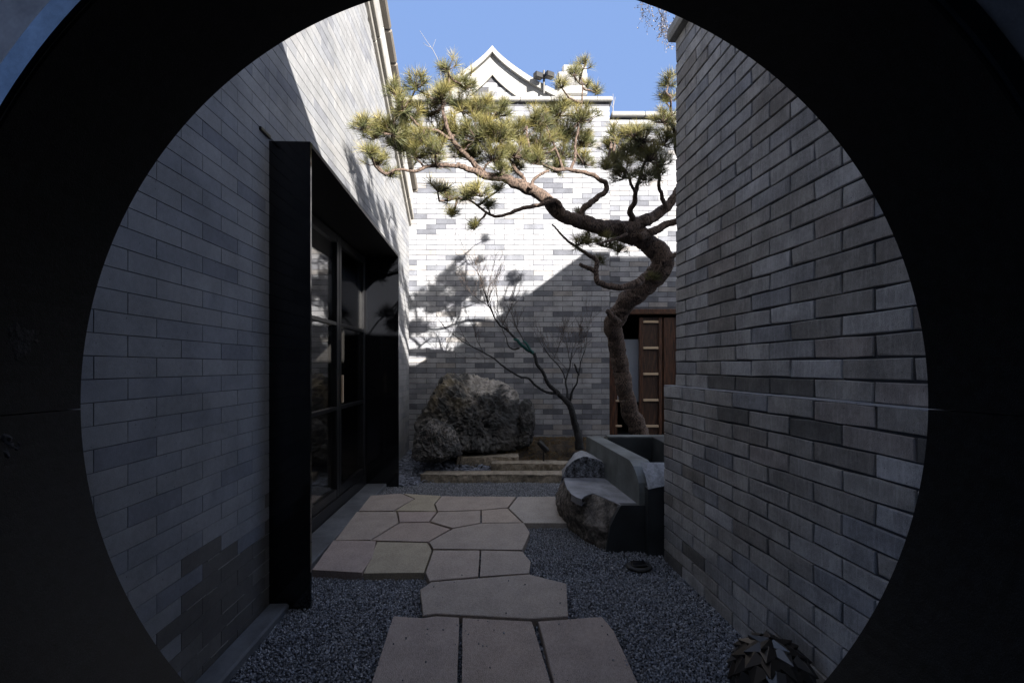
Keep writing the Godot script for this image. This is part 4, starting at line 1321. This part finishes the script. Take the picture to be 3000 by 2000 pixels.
		for q in ends:
			if q.distance_to(p) + 0.25 * maxf(0.0, q.y - p.y) < near.distance_to(p) + 0.25 * maxf(0.0, near.y - p.y):
				near = q
		var hub := p + Vector3(0, -0.45 * r, 0)
		var midp := near.lerp(hub, 0.5) + Vector3(rng.randf_range(-1, 1), rng.randf_range(-0.6, 0.3), rng.randf_range(-1, 1)) * 0.12 * near.distance_to(hub)
		if near.distance_to(hub) > 0.03:
			tube(tw, PackedVector3Array([near, near.lerp(midp, 0.5) + Vector3(0, -0.01, 0), midp, hub]), PackedFloat32Array([0.013, 0.011, 0.009, 0.007]), 6)
		var n := int(clampf(r * r * 1500.0, 8.0, 105.0))
		for i in n:
			var e := Vector3(rng.randfn(), rng.randfn() * 0.75, rng.randfn())
			e = e.normalized() * pow(rng.randf(), 0.5) * (1.0 if rng.randf() < 0.8 else 1.3)
			var s := p + e * r * Vector3(1.0, 0.82, 0.9)
			if s.x < -1.30 + 0.031 * s.z + 0.05:
				s.x = -1.30 + 0.031 * s.z + 0.05
			var out := (s - hub).normalized() + Vector3(0, 0.55, 0) + Vector3(rng.randf_range(-1, 1), 0, rng.randf_range(-1, 1)) * 0.25
			out = out.normalized()
			var k := hub.lerp(s, 0.5) + Vector3(0, -0.12 * hub.distance_to(s), 0)
			tube(tw, PackedVector3Array([hub, k, s]), PackedFloat32Array([0.005, 0.0038, 0.0028]), 4)
			var ax := Vector3.UP.cross(out)
			var b := Basis(Quaternion(Vector3.UP, out)) if ax.length() > 0.001 else Basis()
			b = b * Basis(Vector3.UP, rng.randf() * TAU)
			xfs.append(inv * Transform3D(b * Basis.from_scale(Vector3.ONE * rng.randf_range(0.8, 1.15)), s))
			var g := rng.randf()
			var young_lit: float = clampf(0.5 + (s.y - p.y) / r * 0.5 + rng.randf_range(-0.3, 0.3), 0, 1)  # upper needles yellower, lower darker: age, plus self-shade put into the colour
			cols.append(Color(0.04, 0.056, 0.02).lerp(Color(0.30, 0.245, 0.07), pow(young_lit, 1.7) * 0.75 + 0.15 * g))
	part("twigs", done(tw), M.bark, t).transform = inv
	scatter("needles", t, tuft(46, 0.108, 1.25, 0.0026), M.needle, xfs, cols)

func branch_out(st: SurfaceTool, from: Vector3, dir: Vector3, length: float, r: float, depth: int, tips: Array) -> void:
	var pts := PackedVector3Array([from])
	var rad := PackedFloat32Array([r])
	var p := from
	var n := 5
	for i in n:
		dir = (dir + Vector3(rng.randf_range(-1, 1), rng.randf_range(-0.5, 0.9), rng.randf_range(-1, 1)) * 0.2).normalized()
		p += dir * length / n
		pts.append(p)
		rad.append(maxf(r * (1.0 - 0.65 * (i + 1) / n), 0.0011))
	tube(st, pts, rad, 5 if depth > 0 else 4)
	if depth == 0:
		for q in pts:
			if rng.randf() < 0.55:
				tips.append(q + Vector3(rng.randf_range(-1, 1), rng.randf_range(-1, 1), rng.randf_range(-1, 1)) * 0.004)
		return
	for i in range(1, n + 1):
		for k in (2 if i > 1 and rng.randf() < 0.6 else 1):
			var side := dir.cross(Vector3(rng.randf_range(-1, 1), rng.randf_range(-1, 1), rng.randf_range(-1, 1))).normalized()
			var d2 := (dir + side * rng.randf_range(0.35, 0.75) + Vector3(0, 0.25, 0)).normalized()
			branch_out(st, pts[i], d2, length * rng.randf_range(0.4, 0.7), maxf(rad[i] * 0.75, 0.0014), depth - 1, tips)

func maple() -> void:
	var t := thing("bare_maple", "small bare maple leaning left with a green wrapped branch", "tree", v(0.9, 0.33, 6.75))
	var inv := gx(t).affine_inverse()
	var st := begin(true)
	limb(st, [[0.895, 0.306, 6.75, 0.060], [0.888, 0.469, 6.74, 0.050], [0.845, 0.644, 6.72, 0.045], [0.786, 0.818, 6.70, 0.042], [0.751, 0.922, 6.70, 0.042], [0.671, 0.990, 6.70, 0.033]], 12, 0.1, 0.03)
	part("trunk", done(st), M.bark_dark, t).transform = inv
	var tips := []
	for l in [[[0.671, 0.990, 6.70, 0.033], [0.589, 1.060, 6.68, 0.028], [0.507, 1.118, 6.66, 0.026], [0.437, 1.233, 6.64, 0.024], [0.379, 1.358, 6.62, 0.023], [0.322, 1.449, 6.60, 0.022], [0.288, 1.573, 6.60, 0.022]], [[0.600, 1.049, 6.68, 0.022], [0.484, 1.062, 6.65, 0.018], [0.367, 1.132, 6.60, 0.016], [0.230, 1.235, 6.55, 0.015], [0.094, 1.281, 6.50, 0.013], [-0.039, 1.359, 6.45, 0.012], [-0.137, 1.425, 6.40, 0.011], [-0.223, 1.501, 6.35, 0.009], [-0.362, 1.587, 6.30, 0.008], [-0.508, 1.660, 6.25, 0.006], [-0.653, 1.753, 6.20, 0.005], [-0.785, 1.856, 6.15, 0.003]], [[0.751, 0.922, 6.70, 0.020], [0.730, 1.047, 6.72, 0.015], [0.710, 1.219, 6.75, 0.012], [0.748, 1.334, 6.78, 0.010], [0.780, 1.473, 6.80, 0.008], [0.797, 1.590, 6.80, 0.006]], [[0.763, 0.933, 6.70, 0.017], [0.787, 1.061, 6.66, 0.013], [0.842, 1.200, 6.60, 0.011], [0.870, 1.290, 6.60, 0.009], [0.884, 1.415, 6.58, 0.007], [0.925, 1.560, 6.55, 0.005], [0.923, 1.693, 6.50, 0.003]], [[0.710, 1.230, 6.75, 0.009], [0.641, 1.369, 6.75, 0.008], [0.549, 1.484, 6.75, 0.006], [0.445, 1.611, 6.75, 0.005], [0.398, 1.739, 6.75, 0.003]], [[0.870, 1.290, 6.60, 0.012], [0.842, 1.358, 6.60, 0.013], [0.808, 1.437, 6.60, 0.012]], [[0.288, 1.578, 6.60, 0.020], [0.209, 1.595, 6.60, 0.017], [0.129, 1.662, 6.58, 0.016], [0.039, 1.763, 6.56, 0.015], [-0.095, 1.896, 6.54, 0.013], [-0.139, 1.924, 6.50, 0.012], [-0.239, 2.078, 6.48, 0.010], [-0.315, 2.242, 6.46, 0.009], [-0.364, 2.393, 6.44, 0.007], [-0.390, 2.511, 6.42, 0.005], [-0.455, 2.617, 6.40, 0.003]], [[0.096, 1.641, 6.60, 0.012], [0.005, 1.630, 6.62, 0.010], [-0.051, 1.687, 6.62, 0.008], [-0.074, 1.777, 6.62, 0.006], [-0.131, 1.902, 6.62, 0.004]]]:
		st = begin(true)
		limb(st, l, 8, 0.06, 0.03)
		part("branch", done(st), M.bark_dark, t).transform = inv
	st = begin(true)
	for e in [[-0.239, 2.078, 6.48, -0.400, 2.453, 6.40, 0.0070, 2], [-0.315, 2.242, 6.46, -0.284, 2.692, 6.50, 0.0060, 2], [-0.364, 2.393, 6.44, -0.466, 2.639, 6.40, 0.0040, 2], [-0.390, 2.511, 6.42, -0.348, 2.737, 6.45, 0.0035, 1], [-0.128, 1.924, 6.50, 0.039, 2.366, 6.55, 0.0060, 2], [-0.195, 2.013, 6.50, -0.094, 2.461, 6.45, 0.0050, 2], [-0.283, 2.155, 6.48, -0.543, 2.398, 6.40, 0.0050, 2], [0.146, 1.740, 6.55, -0.017, 2.158, 6.50, 0.0070, 2], [0.039, 1.763, 6.56, -0.150, 2.026, 6.50, 0.0060, 2], [-0.074, 1.777, 6.62, -0.221, 1.968, 6.60, 0.0040, 1], [-0.508, 1.660, 6.25, -0.738, 1.934, 6.20, 0.0040, 1], [-0.653, 1.753, 6.20, -0.932, 1.845, 6.15, 0.0040, 1], [-0.362, 1.587, 6.30, -0.491, 1.899, 6.30, 0.0045, 2], [-0.223, 1.501, 6.35, -0.664, 1.511, 6.30, 0.0035, 1], [-0.785, 1.856, 6.15, -0.956, 1.996, 6.10, 0.0030, 1], [0.774, 1.473, 6.80, 0.716, 1.846, 6.80, 0.0050, 2], [0.797, 1.590, 6.80, 0.855, 1.881, 6.80, 0.0040, 2], [0.925, 1.560, 6.55, 0.996, 1.960, 6.50, 0.0040, 2], [0.445, 1.611, 6.75, 0.306, 1.889, 6.75, 0.0040, 1], [0.549, 1.484, 6.75, 0.630, 1.843, 6.75, 0.0040, 2], [0.884, 1.415, 6.58, 0.808, 1.765, 6.60, 0.0040, 2], [0.748, 1.334, 6.78, 0.564, 1.741, 6.80, 0.0040, 2], [0.780, 1.473, 6.80, 0.999, 1.843, 6.75, 0.0040, 1], [-0.455, 2.617, 6.40, -0.669, 2.977, 6.35, 0.0030, 1], [-0.477, 2.639, 6.40, -0.799, 2.956, 6.35, 0.0030, 0]]:
		var a := v(e[0], e[1], e[2])
		var b := v(e[3], e[4], e[5])
		branch_out(st, a, (b - a).normalized(), a.distance_to(b), e[6], int(e[7]), tips)
	part("twigs", done(st), M.twig, t).transform = inv
	st = begin(true)
	for l in [[[0.282, 1.580, 6.60, 0.025], [0.209, 1.600, 6.60, 0.022], [0.141, 1.657, 6.58, 0.021], [0.084, 1.718, 6.57, 0.020], [0.045, 1.760, 6.56, 0.019]], [[0.253, 1.597, 6.57, 0.015], [0.196, 1.667, 6.56, 0.015], [0.146, 1.740, 6.55, 0.013]], [[0.045, 1.757, 6.56, 0.022], [0.028, 1.740, 6.56, 0.020]]]:
		limb(st, l, 10, 0.1, 0.02)
	part("green_wrap", done(st), M.wrap, t).transform = inv
	var xfs := []
	var cols := []
	for q in tips:
		if rng.randf() < 0.3:
			xfs.append(inv * Transform3D(rot() * Basis.from_scale(Vector3.ONE * rng.randf_range(0.003, 0.007)), q))
			cols.append(Color(0.13, 0.06, 0.045).lerp(Color(0.22, 0.15, 0.10), rng.randf()))
	scatter("buds", t, chip(5, 0.5), mat(Color.WHITE, 0.85), xfs, cols)

func far_trees() -> void:
	var t := thing("bare_tree", "tall bare tree with drooping dry leaves beyond the right-hand wall", "tree", v(4.6, 0, 10.5))
	var inv := gx(t).affine_inverse()
	var st := begin(true)
	limb(st, [[4.6, 0, 10.5, 0.2], [4.5, 4, 10.4, 0.16], [4.4, 7.5, 10.3, 0.1], [3.9, 9.2, 10.2, 0.06], [3.3, 9.9, 10.0, 0.03], [2.95, 9.7, 9.9, 0.012]], 10, 0.1, 0.2)
	part("trunk", done(st), M.bark, t).transform = inv
	st = begin(true)
	var tips := []
	for e in [[2.559, 8.640, 9.90, 0.10, 0.37], [2.703, 8.699, 9.90, 0.00, 0.63], [2.831, 8.656, 9.90, 0.12, 0.79], [2.932, 8.572, 9.90, 0.05, 0.84], [3.042, 8.487, 9.90, 0.00, 0.73], [2.746, 8.673, 9.90, 0.30, 0.84], [3.127, 8.445, 9.90, 0.10, 0.95], [2.873, 8.317, 9.90, 0.10, 0.63]]:
		var pts := PackedVector3Array()
		var rad := PackedFloat32Array()
		var p := v(e[0], e[1], e[2])
		for i in 8:
			pts.append(p)
			rad.append(0.007 - 0.0006 * i)
			tips.append(p)
			p += Vector3(e[3], -1.0, rng.randf_range(-0.2, 0.2)) * e[4] / 8.0 + Vector3(rng.randf_range(-1, 1), 0, 0) * 0.03
			if i > 1:
				for k in 2:
					var q := p + Vector3(rng.randf_range(-0.16, 0.16), rng.randf_range(-0.2, 0.02), rng.randf_range(-0.1, 0.1))
					tube(st, PackedVector3Array([p, q]), PackedFloat32Array([0.003, 0.002]), 4)
					tips.append(q)
		tube(st, pts, rad, 5)
	part("twigs", done(st), M.twig, t).transform = inv
	var xfs := []
	var cols := []
	for q in tips:
		for k in 2:
			xfs.append(inv * Transform3D(rot() * Basis.from_scale(Vector3(0.024, 0.013, 0.013) * rng.randf_range(0.5, 1.2)), q + Vector3(rng.randf_range(-1, 1), rng.randf_range(-1, 0.3), 0) * 0.05))
			cols.append(Color(0.12, 0.11, 0.115).lerp(Color(0.2, 0.18, 0.17), rng.randf()))
	scatter("dry_leaves", t, chip(6, 0.25), mat(Color.WHITE, 0.85), xfs, cols)
	var u := thing("bare_sapling", "thin pale bare treetop twig against the sky above the pine", "tree", v(-1.55, 0, 9.6))
	inv = gx(u).affine_inverse()
	st = begin(true)
	limb(st, [[-1.35, 0.0, 9.6, 0.04], [-1.3, 4.5, 9.6, 0.025], [-1.348, 6.998, 9.60, 0.0070], [-1.463, 7.327, 9.60, 0.0055], [-1.594, 7.516, 9.60, 0.0040], [-1.742, 7.738, 9.60, 0.0025]], 6, 0.0, 0.15)
	limb(st, [[-1.504, 7.393, 9.60, 0.0035], [-1.471, 7.491, 9.60, 0.0030], [-1.438, 7.574, 9.60, 0.0020]], 5, 0.0, 0.1)
	limb(st, [[-1.529, 7.426, 9.60, 0.0050], [-1.611, 7.450, 9.60, 0.0040], [-1.676, 7.508, 9.60, 0.0030]], 5, 0.0, 0.1)
	part("stem", done(st), M.pale_twig, u).transform = inv
	var w := thing("bare_sapling", "tiny pale twigs showing just above the lower step of the end wall", "tree", v(1.7, 0, 8.6))
	inv = gx(w).affine_inverse()
	st = begin(true)
	limb(st, [[1.72, 0.0, 8.6, 0.03], [1.7, 4.6, 8.6, 0.015], [1.708, 5.753, 8.60, 0.0080], [1.715, 5.885, 8.60, 0.0050], [1.708, 6.010, 8.60, 0.0030]], 6, 0.0, 0.15)
	limb(st, [[1.708, 5.789, 8.60, 0.0050], [1.737, 5.900, 8.60, 0.0040], [1.745, 5.959, 8.60, 0.0030]], 5, 0.0, 0.1)
	limb(st, [[1.708, 5.767, 8.60, 0.0050], [1.671, 5.841, 8.60, 0.0040], [1.664, 5.900, 8.60, 0.0030]], 5, 0.0, 0.1)
	part("stem", done(st), M.pale_twig, w).transform = inv

func lamps() -> void:
	# faceted metal garden lamp: rows of folded triangular scales on a dome
	var t := thing("garden_lamp", "faceted bronze dome of folded triangular scales on the gravel by the wall", "garden lamp", v(1.045, 0, 2.05))
	var rows := 7
	var core := SphereMesh.new()
	core.radius = 0.135
	core.height = 0.29
	core.radial_segments = 24
	core.rings = 12
	part("core", core, M.dark, t).position = Vector3(0, 0.15, 0)
	for k in rows:
		var e0 := lerpf(-0.45, 1.28, float(k) / (rows - 1))
		var n := int(maxf(5.0, 13.0 * cos(e0) + 1.0))
		for i in n:
			var w := TAU * (i + 0.5 * (k % 2)) / n + 0.2 * k
			var dir := Vector3(cos(e0) * cos(w), sin(e0), cos(e0) * sin(w))
			var tang := Vector3(-sin(w), 0, cos(w))
			var up := dir.cross(tang).normalized()
			if up.y < 0.0:
				up = -up
			var c := Vector3(0, 0.15, 0) + dir * Vector3(0.15, 0.15, 0.15).x
			var half := 0.15 * cos(e0) * PI / n * 1.25 + 0.006
			var st := begin()
			var tip := c + dir * 0.016 - up * 0.042
			var ridge := c + dir * 0.004 + up * 0.036
			var l := c - dir * 0.012 - tang * half + up * 0.03
			var r := c - dir * 0.012 + tang * half + up * 0.03
			var lb := c - dir * 0.03 - tang * half * 0.4 - up * 0.03
			var rb := c - dir * 0.03 + tang * half * 0.4 - up * 0.03
			for f in [[l, tip, ridge], [ridge, tip, r], [l, lb, tip], [r, tip, rb]]:
				var nn: Vector3 = (f[2] - f[0]).cross(f[1] - f[0])
				if nn.dot(dir) < 0.0:
					tri(st, f[0], f[2], f[1])
				else:
					tri(st, f[0], f[1], f[2])
			part("scale", done(st), M.bronze_light if rng.randf() < 0.22 else M.bronze, t)
	# spike spotlight by the maple
	var s := thing("garden_spotlight", "small black spike spotlight in the bed beside the maple", "spotlight", v(0.41, 0.2, 6.6))
	var st := begin(true)
	tube(st, PackedVector3Array([Vector3(0, -0.03, 0), Vector3(0, 0.13, 0)]), PackedFloat32Array([0.012, 0.011]), 8)
	part("spike", done(st), M.black_satin, s)
	st = begin(true)
	tube(st, PackedVector3Array([Vector3(0.05, 0.10, 0.02), Vector3(0.04, 0.115, 0.01), Vector3(-0.05, 0.215, -0.02), Vector3(-0.058, 0.225, -0.024)]), PackedFloat32Array([0.03, 0.038, 0.04, 0.036]), 14)
	part("lamp_head", done(st), M.black_satin, s)
	# low round fitting in the gravel
	var g := thing("ground_light", "low dark round light fitting set in the gravel before the trough", "ground light", v(0.88, 0.0, 3.52))
	st = begin(true)
	var prof := [[0.075, 0.0], [0.088, 0.012], [0.09, 0.022], [0.082, 0.03], [0.06, 0.032], [0.045, 0.026], [0.0, 0.024]]
	for i in prof.size() - 1:
		for k in 28:
			var a := TAU * k / 28.0
			var b := TAU * (k + 1) / 28.0
			var p = prof[i]
			var q = prof[i + 1]
			quad(st, Vector3(cos(a) * p[0], p[1], sin(a) * p[0]), Vector3(cos(b) * p[0], p[1], sin(b) * p[0]), Vector3(cos(b) * q[0], q[1], sin(b) * q[0]), Vector3(cos(a) * q[0], q[1], sin(a) * q[0]))
	part("housing", done(st), M.dark, g)
	part("cover", box(Vector3(-0.05, 0.033, -0.045), Vector3(0.05, 0.045, 0.045), 0.01), M.black_satin, g)

func loose_ground() -> void:
	# crushed stone of the courtyard: far too many to count
	var xfs := []
	var cols := []
	var x := -1.45
	var d := 1.46
	while d < 6.25:
		var step := 0.0105 if d < 3.4 else 0.0135
		x = -1.34 - 0.031 * d
		while x < 1.42 - 0.07 * d + (0.4 if d > 3.7 else 0.0):
			var px := x + rng.randf_range(-1, 1) * step * 0.6
			var pd := d + rng.randf_range(-1, 1) * step * 0.6
			var s := rng.randf_range(0.0042, 0.0085)
			xfs.append(Transform3D(rot() * Basis.from_scale(Vector3(s, s * 0.75, s * 1.1)), v(px, rng.randf_range(0.002, 0.011), pd)))
			var g := rng.randf()
			cols.append(Color(0.40, 0.415, 0.45) * (0.5 + 0.65 * g) if g < 0.97 else Color(0.55, 0.56, 0.58))
			x += step
		d += step
	for i in 90:
		var s := rng.randf_range(0.0035, 0.007)
		xfs.append(Transform3D(rot() * Basis.from_scale(Vector3(s, s * 0.75, s)), v(rng.randf_range(-0.65, 0.55), 0.058, rng.randf_range(1.5, 3.3))))
		cols.append(Color(0.36, 0.37, 0.4) * rng.randf_range(0.4, 1.1))
	scatter("gravel", self, chip(6, 0.8), M.stone.duplicate(), xfs, cols)
	# dark slate chips round the rocks
	xfs = []
	cols = []
	for i in 3600:
		var px := rng.randf_range(-1.5, -0.22)
		var pd := rng.randf_range(5.92, 7.5)
		if pd < 6.12 and px > -1.12:
			continue
		var s := rng.randf_range(0.016, 0.034)
		var b := Basis(Vector3.UP, rng.randf() * TAU) * Basis(Vector3.RIGHT, rng.randf_range(-0.5, 0.5)) * Basis(Vector3.BACK, rng.randf_range(-0.4, 0.4))
		xfs.append(Transform3D(b * Basis.from_scale(Vector3(s * 1.3, s * 0.4, s)), v(px, land(px, pd) + rng.randf_range(0.004, 0.035), pd)))
		cols.append(Color(0.17, 0.185, 0.225) * rng.randf_range(0.5, 1.5))
	scatter("slate_chips", self, chip(6, 0.9), M.stone.duplicate(), xfs, cols)
	# moss and dead grass of the bed
	xfs = []
	cols = []
	for i in 5000:
		var px := rng.randf_range(-0.35, 1.6)
		var pd := rng.randf_range(6.62, 7.56)
		if noise.get_noise_2d(px * 40.0, pd * 40.0) < -0.15:
			continue
		var s := rng.randf_range(0.5, 1.3)
		xfs.append(Transform3D(Basis(Vector3.UP, rng.randf() * TAU) * Basis.from_scale(Vector3.ONE * s), v(px, land(px, pd) + 0.018 + noise.get_noise_2d(px * 60.0, pd * 60.0) * 0.03, pd)))
		cols.append(Color(0.13, 0.10, 0.04).lerp(Color(0.19, 0.115, 0.055), rng.randf()) * rng.randf_range(0.7, 1.3))
	var blade := mat(Color.WHITE, 0.9)
	scatter("dry_moss", self, tuft(9, 0.028, 1.2, 0.004), blade, xfs, cols)
